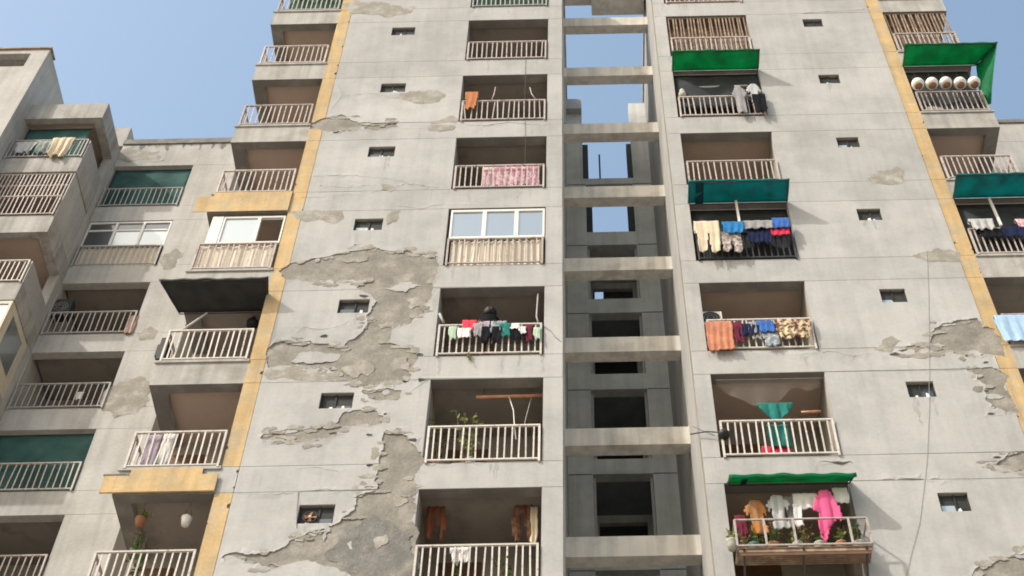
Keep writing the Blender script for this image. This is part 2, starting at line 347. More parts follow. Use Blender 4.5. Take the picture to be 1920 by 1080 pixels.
crk_left = [crack(p) for p in ([(-6.36, 31.09), (-5.81, 31.13), (-5.20, 31.07), (-4.45, 30.95), (-3.45, 30.51)], [(-4.64, 30.37), (-3.95, 30.68), (-3.27, 30.54)], [(-5.88, 30.68), (-5.26, 30.57), (-4.61, 30.68)], [(-6.47, 30.18), (-5.82, 30.20), (-5.24, 30.35)], [(-4.17, 29.79), (-3.51, 29.64), (-3.05, 29.83)],
    [(-5.26, 21.36), (-4.69, 21.37), (-4.31, 21.28)], [(-2.91, 21.54), (-3.20, 21.60), (-3.37, 21.52)], [(-5.82, 20.73), (-5.36, 20.75), (-4.62, 20.80), (-4.06, 20.76)], [(-4.99, 20.74), (-4.94, 20.29), (-4.88, 19.97)], [(-5.87, 34.81), (-5.22, 34.89), (-4.68, 34.76)], [(-5.80, 25.49), (-5.20, 25.37), (-4.79, 25.49)])]
crk_right = [crack(p) for p in ([(5.60, 24.29), (5.18, 24.21), (4.79, 24.35), (4.17, 24.31)], [(5.72, 38.76), (6.60, 38.91), (7.76, 38.99)], [(7.71, 33.85), (8.20, 33.70), (8.75, 33.53)], [(7.25, 24.36), (7.68, 24.43), (8.02, 24.58)], [(5.02, 20.80), (5.58, 20.81), (6.31, 20.77)], [(4.09, 24.46), (4.32, 24.70), (4.27, 25.12)])]
crk_left += [crack([(-2.81, 21.40), (-2.43, 21.44), (-1.96, 21.46), (-1.39, 21.50)], .05), crack([(-3.01, 33.33), (-2.36, 33.21), (-1.60, 33.33), (-0.83, 33.20)], .03)]; crk_right += [crack([(4.12, 21.30), (4.34, 21.24), (4.63, 21.27), (4.72, 21.24)], .07)]
cuts_left += crk_left; cuts_right += crk_right
NL, NR = 5, 5
G_ = .006
def bites(yx, z0, z1):
    o = []
    for i in range(_r.randint(0, 2)):
        x = yx[_r.random() < .5]; z = _r.uniform(z0, z1); s = _r.uniform(.012, .05); o.append(fract([(x - s, z - s * .8), (x + s * .8, z - s), (x + s, z + s * .4), (x, z + s * 1.5), (x - s, z + s)], step=.03, seed=int(z * 100)))
    return o
def storeys(xa, xb, ox, vents, cuts, splits, yx, seed):
    for k in range(NK + 1):
        z1 = ROOF if k == 0 else O[k - 1]
        top = L[k] if k < NK else L[8]
        # the floor band between two openings
        if k < NK or True:
            panel('floor_band', 'plaster', tower, xa + G_, xb - G_, top + G_, z1 - G_, cuts=cuts, seed=seed)
            _y = bites(yx, top, z1); panel('yellow_strip', 'yellow' if k != 7 or yx[0] > 0 else 'plaster', tower, yx[0], yx[1], top + G_, z1 - G_, y=-.003, cuts=cuts + _y, curl=.004, seed=seed)
        if k == NK:
            panel('plaster_panel', 'plaster', tower, xa + G_, xb - G_, 0, top - G_, cuts=cuts, seed=seed); break
        z0 = O[k]
        xs = [xa] + splits + [xb]
        segs = []
        lo = [x for x in [xa] + splits + [ox[0]] if x <= ox[0]] if xa < ox[0] else [xa, ox[0]]
        hi = [ox[1]] + [x for x in splits if x > ox[1]] + [xb]
        for a, b in zip(lo, lo[1:]): segs.append((a, b))
        for a, b in zip(hi, hi[1:]): segs.append((a, b))
        for a, b in segs:
            panel('plaster_panel', 'plaster', tower, a + (0 if a in ox else G_ * .6), b - (0 if b in ox else G_ * .6), z0 + G_, top - G_, holes=vents, cuts=cuts, seed=seed)
        panel('yellow_strip', 'yellow', tower, yx[0], yx[1], z0 + G_, top - G_, y=-.003, cuts=cuts + bites(yx, z0, top), curl=.004, seed=seed)
storeys(-6.13, SH[0], AX, ventsL, cuts_left, [], (DX[1], -6.13 - .004), 1)
storeys(SH[1], 7.88, CX, ventsR, cuts_right, [], (7.884, EX[0]), 5)
for i, c in enumerate(cuts_left[:NL]): patch('exposed_cement', 'cement', tower, [q for q in c], y=.020, amp=.012, seed=i)
for i, c in enumerate(cuts_right[:NR]): patch('exposed_cement', 'cement', tower, c, y=.020, amp=.012, seed=i + 20)
# darker grey render low in the big scar, and islands of plaster still clinging to it
patch('exposed_cement', 'cement_dark', tower, fract([(-4.13, 19.76), (-3.80, 20.07), (-3.59, 20.19), (-3.35, 20.06), (-3.20, 19.86), (-2.94, 19.73), (-2.87, 19.24), (-2.86, 18.42), (-3.45, 18.38), (-3.81, 18.85), (-4.05, 19.09), (-4.35, 19.34)], seed=50), y=.007, amp=.010, seed=60)
for i, q in enumerate([[(-5.53, 24.64), (-5.11, 24.66), (-4.69, 24.58), (-4.75, 24.39), (-5.17, 24.33), (-5.64, 24.38)], [(-4.64, 24.16), (-4.38, 24.37), (-4.03, 24.23), (-4.10, 23.90), (-4.40, 23.86)], [(-4.07, 25.51), (-3.76, 25.57), (-3.70, 25.41), (-4.00, 25.35)],
                       [(-3.52, 25.11), (-3.36, 25.07), (-3.36, 24.85), (-3.56, 24.94)], [(-3.64, 24.42), (-3.39, 24.47), (-3.33, 24.12), (-3.66, 24.06)], [(-3.59, 26.34), (-3.27, 26.47), (-3.16, 26.15), (-3.45, 25.98)], [(-4.06, 26.72), (-3.75, 26.90), (-3.30, 26.77), (-3.61, 26.56)],
                       [(-5.06, 27.76), (-4.51, 27.87), (-4.49, 27.74), (-4.93, 27.64)], [(-3.35, 20.63), (-3.18, 20.76), (-3.07, 20.50), (-3.24, 20.37)], [(-4.01, 19.51), (-3.89, 19.61), (-3.81, 19.46), (-3.95, 19.39)], [(-3.58, 19.62), (-3.39, 19.72), (-3.32, 19.52), (-3.51, 19.38)]]):
    p = fract(q, step=.06, seed=70 + i); panel('plaster_flake', 'stain' if i % 3 else 'plaster', tower, *bb(p), y=-.002 + .004 * (i % 3), t=.03, curl=0) if False else patch('plaster_flake', 'stain' if i % 3 else 'plaster', tower, p, y=.006, amp=.009, seed=80 + i)
# crumbling borders: smears over the plaster and scraps of it left inside the scars
def blend(cuts, ok, n):
    for c in cuts:
        for i in range(int(n * len(c) / 120)):
            q = c[_r.randrange(len(c))]; a, b = _r.uniform(.06, .24), _r.uniform(.03, .10); x, z = q[0] + _r.gauss(0, .07), q[1] + _r.gauss(0, .05)
            p = fract([(x + a * _r.uniform(.7, 1.2) * math.cos(6.2832 * j / 7), z + b * _r.uniform(.7, 1.2) * math.sin(6.2832 * j / 7)) for j in range(7)], step=.045, amp=.5, seed=int(abs(x * 977 + z * 31)))
            if not all(ok(u, v) for u, v in p): continue
            if inpoly(x, z, c) and _r.random() < .8: patch('plaster_scrap', _r.choice(('plaster', 'stain', 'stain')), tower, p, y=.007, amp=.008, step=.06, seed=i)
            else: patch('cement_smear', _r.choice(('stain', 'stain', 'cement')), tower, p, y=-.0032 - .0006 * (i % 5), amp=.004, step=.06, seed=i, both=True)
blend(cuts_left[:NL], okL, 26); blend(cuts_right[:NR], lambda x, z: okR(x, z) and x < 7.8, 22)
# rain streaks under the ventilators and floor bands
for vx, n0 in ((ventsL, 1), (ventsR, 2)):
    for k, (x0, x1, z0, z1) in enumerate(vx):
        if (k + n0) % 2: continue
        for i in range(2):
            x = _r.uniform(x0, x1 - .1); h = _r.uniform(.25, .8); w_ = _r.uniform(.03, .09)
            patch('rain_streak', 'streak', tower, fract([(x, z0 - .01), (x + w_, z0 - .012), (x + w_ * .8, z0 - h * .6), (x + w_ * .5, z0 - h), (x + w_ * .2, z0 - h * .7)], step=.06, seed=k + i), y=-.0025 - .0005 * i, amp=.0, step=.08, seed=k, both=True)
for ox in (AX, CX):
    for k in range(NK):
        for i in range(4):
            x = _r.uniform(ox[0] - .1, ox[1]); h = _r.uniform(.15, .62); w_ = _r.uniform(.02, .08); zt_ = O[k] - .02
            patch('rain_streak', 'streak', tower, fract([(x, zt_), (x + w_, zt_), (x + w_ * .8, zt_ - h * .6), (x + w_ * .5, zt_ - h), (x + w_ * .2, zt_ - h * .7)], step=.06, seed=k * 5 + i), y=-.002 - .0004 * i, amp=0, step=.08, seed=k, both=True)
# cement smeared over the plaster
for i, q in enumerate([[(-4.74, 34.68), (-4.42, 34.88), (-3.97, 35.00), (-3.50, 35.03), (-3.28, 34.81), (-3.40, 34.44), (-3.85, 34.32), (-4.26, 34.53)], [(-3.64, 33.16), (-3.53, 33.46), (-3.03, 33.74), (-2.92, 33.59), (-2.99, 33.03), (-3.30, 32.94)],
                       [(-4.49, 30.70), (-4.18, 30.58), (-4.22, 30.36), (-4.47, 30.45)], [(-6.38, 29.57), (-6.10, 29.67), (-5.27, 29.64), (-5.18, 29.32), (-5.39, 29.11), (-6.05, 29.24)], [(-4.15, 29.60), (-3.97, 29.59), (-4.00, 29.17), (-4.22, 29.03)],
                       [(-6.47, 39.97), (-5.60, 40.13), (-4.40, 39.74), (-4.51, 39.35), (-6.18, 39.37)], [(6.46, 30.52), (6.75, 30.85), (7.21, 31.01), (7.36, 30.82), (7.27, 30.33), (6.78, 30.28)], [(6.91, 27.48), (7.16, 27.63), (7.74, 27.71), (7.94, 27.60), (7.87, 27.26), (7.20, 27.24)],
                       [(8.37, 33.57), (8.65, 33.69), (8.82, 33.58), (8.64, 33.33), (8.39, 33.34)], [(-6.12, 24.14), (-5.66, 24.15), (-5.14, 24.07), (-4.72, 23.97), (-4.80, 23.81), (-5.41, 23.81), (-6.03, 23.88)], [(5.62, 24.41), (6.02, 24.81), (6.18, 24.64), (5.91, 24.29)]]):
    patch('cement_smear', 'stain', tower, fract(q, step=.07, seed=100 + i), y=-.0035, amp=.006, seed=110 + i, both=True)
# the corner balconies: floor edges, side beams, soffits
def corner(dx, out, yx):
    xo = dx[0] if out < 0 else dx[1]; xi = dx[1] if out < 0 else dx[0]
    for k in range(-1, NK + 1):
        z0 = L[k + 1] if k + 1 < len(L) else 14.8; z1 = O[k] if k >= 0 else 42.7
        fx = fract(rect(*sorted((xo, xi)), z0, z1), step=.5, amp=.02, seed=k)
        fm = MB().box(*dx, 0, .22, z0, z1)
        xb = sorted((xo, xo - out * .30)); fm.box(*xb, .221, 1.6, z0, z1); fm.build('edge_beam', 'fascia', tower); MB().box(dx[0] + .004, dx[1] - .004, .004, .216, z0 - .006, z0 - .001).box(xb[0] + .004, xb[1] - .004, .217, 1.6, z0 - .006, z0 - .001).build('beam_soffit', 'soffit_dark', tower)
        xs = sorted((xo - out * .302, xi)); box('balcony_slab', 'soffit_grey' if k in (4, 6) else 'soffit', tower, *xs, .222, 1.6, z0 + .13, z1 - .003)  # greyer lower slabs: the shade of these ceilings is put into their colour
        if k >= 0: box('drip_lip', 'fascia', tower, *sorted((xo + out * .03, xi)), -.035, -.001, z1 - .07, z1)
    # the sunlit end of the front wall
    box('wall_end', 'plaster', tower, *sorted((xi, xi - out * .012)), .04, 1.598, 0, ROOF) if out < 0 else None
corner(DX, -1, None); corner(EX, 1, None)
box('wall_end', 'plaster', tower, EX[0] - .012, EX[0] - .001, .25, 1.598, 0, ROOF)
# yellow painted bands that run across the corner balcony
ym = MB().box(-8.56, DX[1] - .004, -.05, -.037, L[4], L[4] + .62); ym.build('yellow_band', 'yellow', tower)
box('yellow_band', 'yellow', tower, -8.2, DX[1] - .004, -.045, -.036, L[4] + .625, O[3] - .01)
ym = MB().box(-8.46, DX[1] - .004, -.07, -.037, L[7], L[7] + .42); ym.build('yellow_band', 'yellow', tower)
box('yellow_band', 'yellow', tower, -8.02, -6.75, -.055, -.036, L[7] + .425, L[7] + .60)
box('coping', 'cement_dark', tower, -8.48, -8.03, -.08, -.03, L[7] + .422, L[7] + .45)

# balcony recesses beside the shaft
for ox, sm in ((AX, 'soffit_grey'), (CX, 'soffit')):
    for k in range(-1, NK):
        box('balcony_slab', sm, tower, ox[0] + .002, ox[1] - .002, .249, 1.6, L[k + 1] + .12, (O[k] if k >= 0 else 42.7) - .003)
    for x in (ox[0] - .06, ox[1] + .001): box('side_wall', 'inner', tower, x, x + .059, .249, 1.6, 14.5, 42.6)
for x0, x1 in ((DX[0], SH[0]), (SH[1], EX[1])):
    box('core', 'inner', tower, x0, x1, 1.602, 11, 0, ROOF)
for ox in (AX, CX, DX, EX):
    for k in range(NK):
        c = (ox[0] + ox[1]) / 2; d = MB().box(c - .85, c - .05, 1.57, 1.6, O[k], O[k] + 2.05).build('door', 'wood', tower)
        MB().tube([(c - .15, 1.55, O[k] + 1.0), (c - .15, 1.55, O[k] + 1.15)], .012).build('handle', 'aluminium', d)
# roof slab over the two halves
for x0, x1 in ((DX[0], SH[0]), (SH[1], EX[1])): box('roof', 'fascia', tower, x0 - .05, x1 + .05, -.06, 11, ROOF, ROOF + .25)
box('roof_bridge', 'beam', tower, SH[0] + .052, SH[1] - .052, 1.2, 1.95, 43.6, 44.0); box('roof_bridge', 'beam', tower, .46, SH[1] - .052, 1.2, 2.14, 43.3, 43.598)

# the shaft: side walls, cross beams, the lobby wall behind
box('shaft_wall', 'shaft', tower, SH[0] - .05, SH[0] + .001, .25, 11, 0, ROOF - .01); box('shaft_wall', 'plaster', tower, SH[1] - .001, SH[1] + .05, .25, 11, 0, ROOF - .01)
for k in range(NK + 1): box('cross_beam', 'beam', tower, SH[0] + .002, SH[1] - .002, 1.76, 2.04, L[k], L[k] + .5)
lob = [(.17, 1.525, L[k] - 2.46, L[k]) for k in range(1, NK)] + [(.10, 1.57, L[0] - 2.75, 43.9)]
panel('lobby_wall', 'shaft', tower, SH[0] + .003, SH[1] - .003, 14, 43.5, y=5.3, t=.25, holes=lob)
for k in range(1, NK):
    box('lobby_seam', 'cement_dark', tower, SH[0] + .01, .16, 5.288, 5.299, L[k] - .02, L[k] + .005); box('lobby_seam', 'cement_dark', tower, 1.54, SH[1] - .01, 5.288, 5.299, L[k] - .02, L[k] + .005)
    if k >= 2:
        z0, z1 = L[k] - 2.55, L[k]
        wf = MB().box(.175, .235, 5.42, 5.5, z0 + .1, z1 - .002).box(1.46, 1.52, 5.42, 5.5, z0 + .1, z1 - .002).box(.236, 1.459, 5.42, 5.5, z0 + .1, z0 + .16).build('window_frame', 'rail_grey', tower)
        if k > 2: box('lobby_floor', 'dark_room', tower, SH[0] + .01, SH[1] - .01, 5.56, 9.0, z1 + .01, z1 + .45)
        rm = panel('lobby_screen', 'shaft', tower, SH[0] + .01, SH[1] - .01, z0 + .02, z1 - .01, y=6.6, t=.12, holes=[(.30, 1.40, z0 + .05, z1 - .25)])
        if k >= 6: MB().box(.55, .95, 6.4, 6.55, z1 - .75, z1 - .3).build('switch_box', 'shaft', tower)
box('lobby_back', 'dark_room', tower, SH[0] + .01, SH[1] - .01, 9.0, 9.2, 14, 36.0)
box('lobby_roof', 'shaft', tower, SH[0] + .01, .36, 5.56, 9.2, 35.75, 35.87); box('lobby_roof', 'shaft', tower, .60, SH[1] - .01, 5.56, 9.2, 35.75, 35.87)
box('lobby_roof', 'shaft', tower, .361, .599, 5.56, 6.62, 35.75, 35.87); box('lobby_roof', 'shaft', tower, .361, .599, 7.4, 9.2, 35.75, 35.87)
box('parapet_pier', 'plaster', tower, SH[0] + .004, .095, 5.1, 5.298, 42.9, 43.5)
# open casements in the topmost lobby openings
for k, ang in ((0, 28), (1, 8)):
    m = MB(); z0, z1 = (L[k] - 2.7, L[k] - .6) if k == 0 else (L[k] - 2.6, L[k] - .1)
    for s in (-1, 1):
        hx = .845 + s * (.72 if k == 0 else .665); a = R(ang if s < 0 else 4 + 70 * (k == 0)); ex, ey = hx - s * .55 * math.cos(a), 5.56 + .55 * math.sin(a)
        m.bar((hx - s * .04, 5.56, z0), (hx - s * .04, 5.56, z1), .2, .24)
        if s < 0 or k == 1: m.bar((ex if k == 0 else hx - s * .14, ey, z0), (ex if k == 0 else hx - s * .14, ey, z1), .05, .05)
    m.bar((.13, 5.56, z0), (1.55, 5.56, z0), .2, .12); m.build('window_frame', 'metal_dark', tower)

# ventilators: recess, frame, pane, slipped white louvres
for vx, vlist in ((VL, ventsL), (VR, ventsR)):
    for k, (x0, x1, z0, z1) in enumerate(vlist):
        y0, y1 = .249, .42
        v = [(x0, y0, z0), (x1, y0, z0), (x1, y0, z1), (x0, y0, z1), (x0, y1, z0), (x1, y1, z0), (x1, y1, z1), (x0, y1, z1)]
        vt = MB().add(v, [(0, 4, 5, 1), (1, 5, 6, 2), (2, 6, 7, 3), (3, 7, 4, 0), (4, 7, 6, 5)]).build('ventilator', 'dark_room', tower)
        box('dark_backing', 'metal_dark', vt, x0 + .003, x1 - .003, .085, .09, z0 + .003 + .12 * random.random(), z1 - .003)  # dark sheet added so the recess looks black
        fm = MB(); yf = .06; b = .03
        fm.box(x0 + .002, x0 + b, yf, yf + .05, z0 + .002, z1 - .002).box(x1 - b, x1 - .002, yf, yf + .05, z0 + .002, z1 - .002).box(x0 + b, x1 - b, yf, yf + .05, z0 + .002, z0 + b)
        xm = x0 + (x1 - x0) * (.45 + .12 * random.random()); fm.box(xm - .014, xm + .014, yf, yf + .045, z0 + b, z1 - .003); fm.build('frame', 'metal_dark', vt)
        sd = random.random() < .5
        xa, xb = (x0 + .04, xm - .02) if sd else (xm + .02, x1 - .04)
        MB().box(xa, xb, yf + .02, yf + .026, z0 + .05, z0 + .05 + random.uniform(.08, .2)).build('pane', 'pane_dark' if random.random() < .5 else 'pane_white', vt)
        for i in range(random.choice((1, 2, 2))):
            xa = x0 + .06 + random.random() * (x1 - x0 - .25); hh = random.uniform(.10, .2); wd = random.uniform(.06, .13); tz = random.uniform(-.04, .06)
            MB().add([(xa, .045, z0 + .004), (xa + wd, .05, z0 + .004), (xa + wd * .8, .075, z0 + hh + tz), (xa + .02, .07, z0 + hh), (xa, .06, z0 + .004), (xa + wd, .065, z0 + .004), (xa + wd * .8, .09, z0 + hh + tz), (xa + .02, .085, z0 + hh)],
                     [(0, 1, 2, 3), (7, 6, 5, 4), (0, 4, 5, 1), (1, 5, 6, 2), (2, 6, 7, 3), (3, 7, 4, 0)]).build('louvre', 'white_plastic', vt)

# ---------------------------------------------------------------- railings
BARS = {}; LEFT = MB(); COUNT = {}
def railing(parent, a, b, z, h=.95, m='rail', spacing=.13, bw=.028, loose=None, lim=300, ends=True, topz=None):
    z -= .03; a, b = Vector((*a, z)), Vector((*b, z)); d = b - a; ln = d.length; u = d / ln
    r = MB(); r.bar(a + Vector((0, 0, h)), b + Vector((0, 0, h)), .045, .035); r.bar(a + Vector((0, 0, .07)), b + Vector((0, 0, .07)), .03, .03)
    if ends:
        for e in (a + u * .02, b - u * .02): r.bar(e, e + Vector((0, 0, h - .018)), .04, .04)
    o = r.build('railing', m, parent); n = max(3, round(ln / spacing)); ang = math.atan2(d.y, d.x); key = (round(h, 2), m, bw)
    if key not in BARS:
        BARS[key] = MB().box(-bw / 2, bw / 2, -.007, .007, .086, h - .02).mesh('baluster', MT[m])
    rnd = random.Random(int(abs(a.x * 31 + z * 7)))
    for i in range(1, n):
        p = a + d * (i / n + rnd.uniform(-.05, .05) / n)
        if COUNT.get(parent, 0) >= lim or loose:
            q = u * bw / 2; s = Vector((-u.y, u.x, 0)) * .007; P = [p - q - s, p + q - s, p + q + s, p - q + s]
            LEFT.add([x + Vector((0, 0, .086)) for x in P] + [x + Vector((0, 0, h - .02)) for x in P], [(0, 3, 2, 1), (4, 5, 6, 7), (0, 1, 5, 4), (1, 2, 6, 5), (2, 3, 7, 6), (3, 0, 4, 7)]); continue
        COUNT[parent] = COUNT.get(parent, 0) + 1
        c = link('baluster', BARS[key], o, p - LOC[o]); c.rotation_euler = (rnd.gauss(0, .006), rnd.gauss(0, .012) * (4 if rnd.random() < .04 else 1), ang)
    return o
RY = -.025
def rfront(ox, k, m='rail', **kw): return railing(tower, (ox[0] + .05, RY), (ox[1] - .04, RY), O[k], m=m, **kw)
for k in (7, 6, 5, 4, 3, 2, 1):
    rfront(AX, k, 'rail_white' if k >= 5 else 'rail')
    if k != 7: rfront(CX, k, 'rail_white' if k in (5, 6) else ('rail_dark' if k == 4 else 'rail'))
    railing(tower, (DX[0] + .06, RY), (DX[1] - .05, RY), O[k], m='rail_white' if k >= 5 else 'rail')
rfront(AX, 0, 'rail_grey', loose=True); rfront(CX, 0, loose=True); railing(tower, (DX[0] + .06, RY), (DX[1] - .05, RY), O[0], m='rail_grey', loose=True)
for k in range(NK): railing(tower, (DX[0] + .06, 1.5), (DX[0] + .06, RY + .05), O[k], loose=True, m='rail')
for k in range(0, 7):
    railing(tower, (EX[0] + .05, RY), (EX[1] - .06, RY), O[k], loose=k in (0, 6), m='rail'); railing(tower, (EX[1] - .06, RY + .05), (EX[1] - .06, 1.5), O[k], loose=True, m='rail')
lo = LEFT.build('balusters', 'rail', tower); lo['kind'] = 'stuff'

# tall grilles that close some balconies
def grille(parent, x0, x1, y, z0, z1, n, m='brown_bar', w=.035):
    g = MB().bar((x0, y, (z0 + z1) / 2), (x1, y, (z0 + z1) / 2), .02, .02).build('grille', m, parent)
    for zz in (z0 + .03, z1 - .03): MB().bar((x0, y, zz), (x1, y, zz), .03, .03).build('cross_rail', m, g)
    me = MB().box(-w / 2, w / 2, -.012, .012, .05, z1 - z0 - .05).mesh('slat', MT[m])
    for i in range(n):
        c = link('slat', me, g, Vector((x0 + (x1 - x0) * (i + .5) / n, y, z0)) - LOC[g]); c.rotation_euler = (0, random.uniform(-.012, .012), 0)
    return g
grille(tower, CX[0] + .03, CX[1] - .03, .06, O[1], L[1] - .01, 22); grille(tower, EX[0] + .03, EX[1] - .03, .06, O[1], L[1] - .01, 17)
box('bamboo_screen', 'brown_bar', tower, CX[0] + .05, CX[1] - .05, .35, .37, O[1] + .3, L[1]); box('bamboo_screen', 'brown_bar', tower, EX[0] + .05, EX[1] - .35, .45, .47, O[1] + .3, L[1])
railing(tower, (CX[0] + .05, -.10), (CX[1] + .06, -.10), O[3], m='rail', loose=None) if False else None

# glazed-in balconies
def glazing(parent, x0, x1, z0, z1, y, panes, fm='aluminium', b=.05, top=0.0):
    f = MB().box(x0, x1, y, y + .07, z0, z0 + b).box(x0, x1, y, y + .07, z1 - b, z1); xs = [x0 + (x1 - x0) * t for t in panes['at']]
    for i, x in enumerate(xs): f.box(max(x0, x - b * .6), min(x1, x + b * .6), y - .004, y + .066, z0 + b + .001, z1 - b - .001)
    if top: f.box(x0 + b, x1 - b, y + .003, y + .06, z1 - top - b * .5, z1 - top + b * .5)
    o = f.build('window', fm, parent)
    for (a, c), m in zip(zip(xs, xs[1:]), panes['m']):
        if not m: continue
        MB().box(a + .03, c - .03, y + .03, y + .038, z0 + b, (z1 - b) if not top else z1 - top - b * .5).build('pane', m, o)
        if top: MB().box(a + .03, c - .03, y + .034, y + .042, z1 - top + b * .5, z1 - b).build('pane', 'pane_dark', o)
    return o
def corrugated(parent, x0, x1, y, z0, z1, n, m='cream_sheet'):
    v = []; f = []; k = n * 6
    for i in range(k + 1):
        x = x0 + (x1 - x0) * i / k; yy = y + .014 * math.sin(6.2832 * i / 6); v += [(x, yy, z0), (x, yy, z1), (x, yy + .006, z0), (x, yy + .006, z1)]
    for i in range(k): a = i * 4; f += [(a, a + 4, a + 5, a + 1), (a + 2, a + 3, a + 7, a + 6)]
    return MB().add(v, f).build('corrugated_sheet', m, parent)
glazing(tower, AX[0] + .06, AX[1] - .02, O[4] + 1.02, L[4] - .03, .02, dict(at=(0, .36, .70, 1), m=('pane_grey', 'pane_grey', 'pane_grey')), b=.075)
corrugated(tower, AX[0] + .12, AX[1] - .08, .035, O[4] + .03, O[4] + .92, 14)
glazing(tower, DX[0] + .42, DX[1] - .03, O[4] + 1.02, L[4] - .10, .03, dict(at=(0, .58, 1), m=('pane_white', None)), b=.06)
box('window_return', 'aluminium', tower, DX[0] + .16, DX[0] + .40, .03, .10, O[4] + 1.02, L[4] - .08)
corrugated(tower, DX[0] + .08, DX[1] - .08, .035, O[4] + .03, O[4] + .92, 5)

# ================================================================ the set-back wing
WY = 6.25
WG = (-14.45, -11.97); WR = -10.6
wing = thing('apartment_wing', 'lower set-back grey wing between the stepped block and the yellow-striped corner balconies', 'building', (-12.5, WY, 0))
openG = [(WG[0] + .02, WG[1], O[k] - .02, L[k]) for k in range(6)]
panel('wall', 'plaster_wing', wing, WG[0], WR, 0, 43.15, y=WY + .03, t=.2, holes=openG)
for k in range(7):
    z1 = 43.15 if k == 0 else O[k - 1]
    panel('floor_band', 'plaster_wing', wing, WG[0] + .01, WR - .003, L[k] + .005 if k < 6 else 15.0, z1 - .005 if k else z1, y=WY, t=.028, cuts=[], seed=40)
    if k < 6: panel('plaster_panel', 'plaster_wing', wing, WG[1], WR - .003, O[k] + .005, L[k] - .005, y=WY, t=.028, seed=41)
box('wall_end', 'plaster_wing', wing, WR - .05, WR, WY + .235, 11.0, 0, 43.1)
box('core', 'inner', wing, WG[0] - .2, WR - .055, WY + 1.75, 11.0, 0, 43.1)
box('link_wall', 'plaster_wing', wing, WR + .003, DX[0] - .003, 9.5, 9.8, 0, 42.9)
box('coping', 'cement_dark', wing, WG[0], WR + .05, WY - .05, WY + .3, 43.155, 43.42)
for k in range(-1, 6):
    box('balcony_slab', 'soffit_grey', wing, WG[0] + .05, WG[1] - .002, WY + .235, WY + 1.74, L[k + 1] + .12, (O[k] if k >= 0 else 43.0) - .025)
    if k >= 0: box('side_wall', 'inner', wing, WG[1] + .001, WG[1] + .05, WY + .235, WY + 1.74, O[k], L[k])
for k in range(6):
    if k != 1: railing(wing, (WG[0] + .06, WY - .03), (WG[1] - .04, WY - .03), O[k], m='rail_grey' if k in (0, 2, 3) else 'rail', spacing=.155)
railing(wing, (WG[0] + .06, WY - .03), (WG[1] - .04, WY - .03), O[1], m='rail_grey', spacing=.155)
glazing(wing, WG[0] + .05, WG[1] - .02, O[1] + 1.0, L[1] - .03, WY + .02, dict(at=(0, .34, .67, 1), m=('pane_dark', 'pane_white', 'pane_white')), b=.06, top=.42)
corrugated(wing, WG[0] + .1, WG[1] - .06, WY + .035, O[1] + .03, O[1] + .92, 16)
for i, q in enumerate([[(-12.19, 31.03), (-11.82, 31.44), (-11.36, 31.64), (-10.98, 30.89), (-11.03, 30.18), (-11.61, 30.00), (-12.02, 30.31)], [(-11.85, 33.42), (-11.56, 33.71), (-11.27, 33.52), (-11.31, 33.17), (-11.69, 33.12)], [(-11.97, 36.98), (-11.59, 37.37), (-11.31, 37.09), (-11.41, 36.44), (-11.76, 36.33)], [(-14.63, 42.75), (-13.20, 42.76), (-12.91, 42.21), (-14.05, 42.06)]]):
    o = patch('cement_smear', 'stain', wing, fract(q, step=.1, amp=.5, seed=140 + i), y=WY - .003, amp=.006, seed=150 + i, both=True)
_r2 = random.Random(5)
for i in range(16):
    x = -14.2 + .225 * i + _r2.uniform(-.1, .1); h = _r2.uniform(.08, .4) if i % 5 else .55; w_ = _r2.uniform(.06, .2)
    patch('rain_streak', 'cement_dark' if i % 3 else 'stain', wing, fract([(x, 43.14), (x + w_, 43.14), (x + w_ * .9, 43.14 - h * .6), (x + w_ * .5, 43.14 - h), (x + w_ * .1, 43.14 - h * .5)], step=.06, seed=i), y=WY - .003 - .0004 * (i % 4), amp=0, step=.08, seed=i, both=True)
rwing = thing('apartment_wing', 'plain grey set-back wing seen beyond the corner balconies with the green tarpaulin', 'building', (15, WY, 0))
for k in range(5): panel('plaster_panel', 'plaster_wing', rwing, 12.3, 20, (0, 33.45, 36.55, 39.6, 42.3)[k] + .006, (33.45, 36.55, 39.6, 42.3, 43.4)[k] - .006, y=WY, t=.03, seed=77)
box('core', 'plaster_wing', rwing, 12.3, 20, WY + .032, 11, 0, 43.38); box('coping', 'cement_dark', rwing, 12.28, 20, WY - .05, WY + .3, 43.4, 43.58)
box('link_wall', 'plaster_wing', rwing, EX[1] + .003, 12.297, 9.5, 9.8, 0, 42.9)

# ================================================================ the stepped block at the edge
BY = 4.5; BX = -14.45; B0 = -17.2
block = thing('apartment_block', 'stepped grey block with open corner balconies beside the set-back wing', 'building', (-16, BY, 0))
for k in range(-1, 6):
    z0 = L[k + 1] if k < 5 else 14.8; z1 = O[k] if k >= 0 else 42.75
    m = MB().box(B0, BX, BY, BY + .2, z0, z1).box(BX - .28, BX, BY + .201, WY + .2, z0, z1); m.build('edge_beam', 'fascia', block)
    box('balcony_slab', 'soffit', block, B0, BX - .281, BY + .201, WY + .6, z0 + .12, z1 - .004)
for k in range(6): box('pillar', 'plaster_wing', block, BX - .28, BX - .001, WY - .28, WY + .2, O[k], L[k])
box('core', 'inner', block, B0, BX - .3, WY + .25, 11, 0, 43.2); box('core', 'plaster_wing', block, BX - .3, BX - .004, WY + .23, 11, 0, 43.2)
box('parapet', 'plaster_wing', block, BX - .62, BX - .02, WY + .05, WY + 1.6, 43.2, 44.35); box('coping', 'brown_bar', block, -24, -16.75, 3.84, 4.3, 45.255, 45.33)
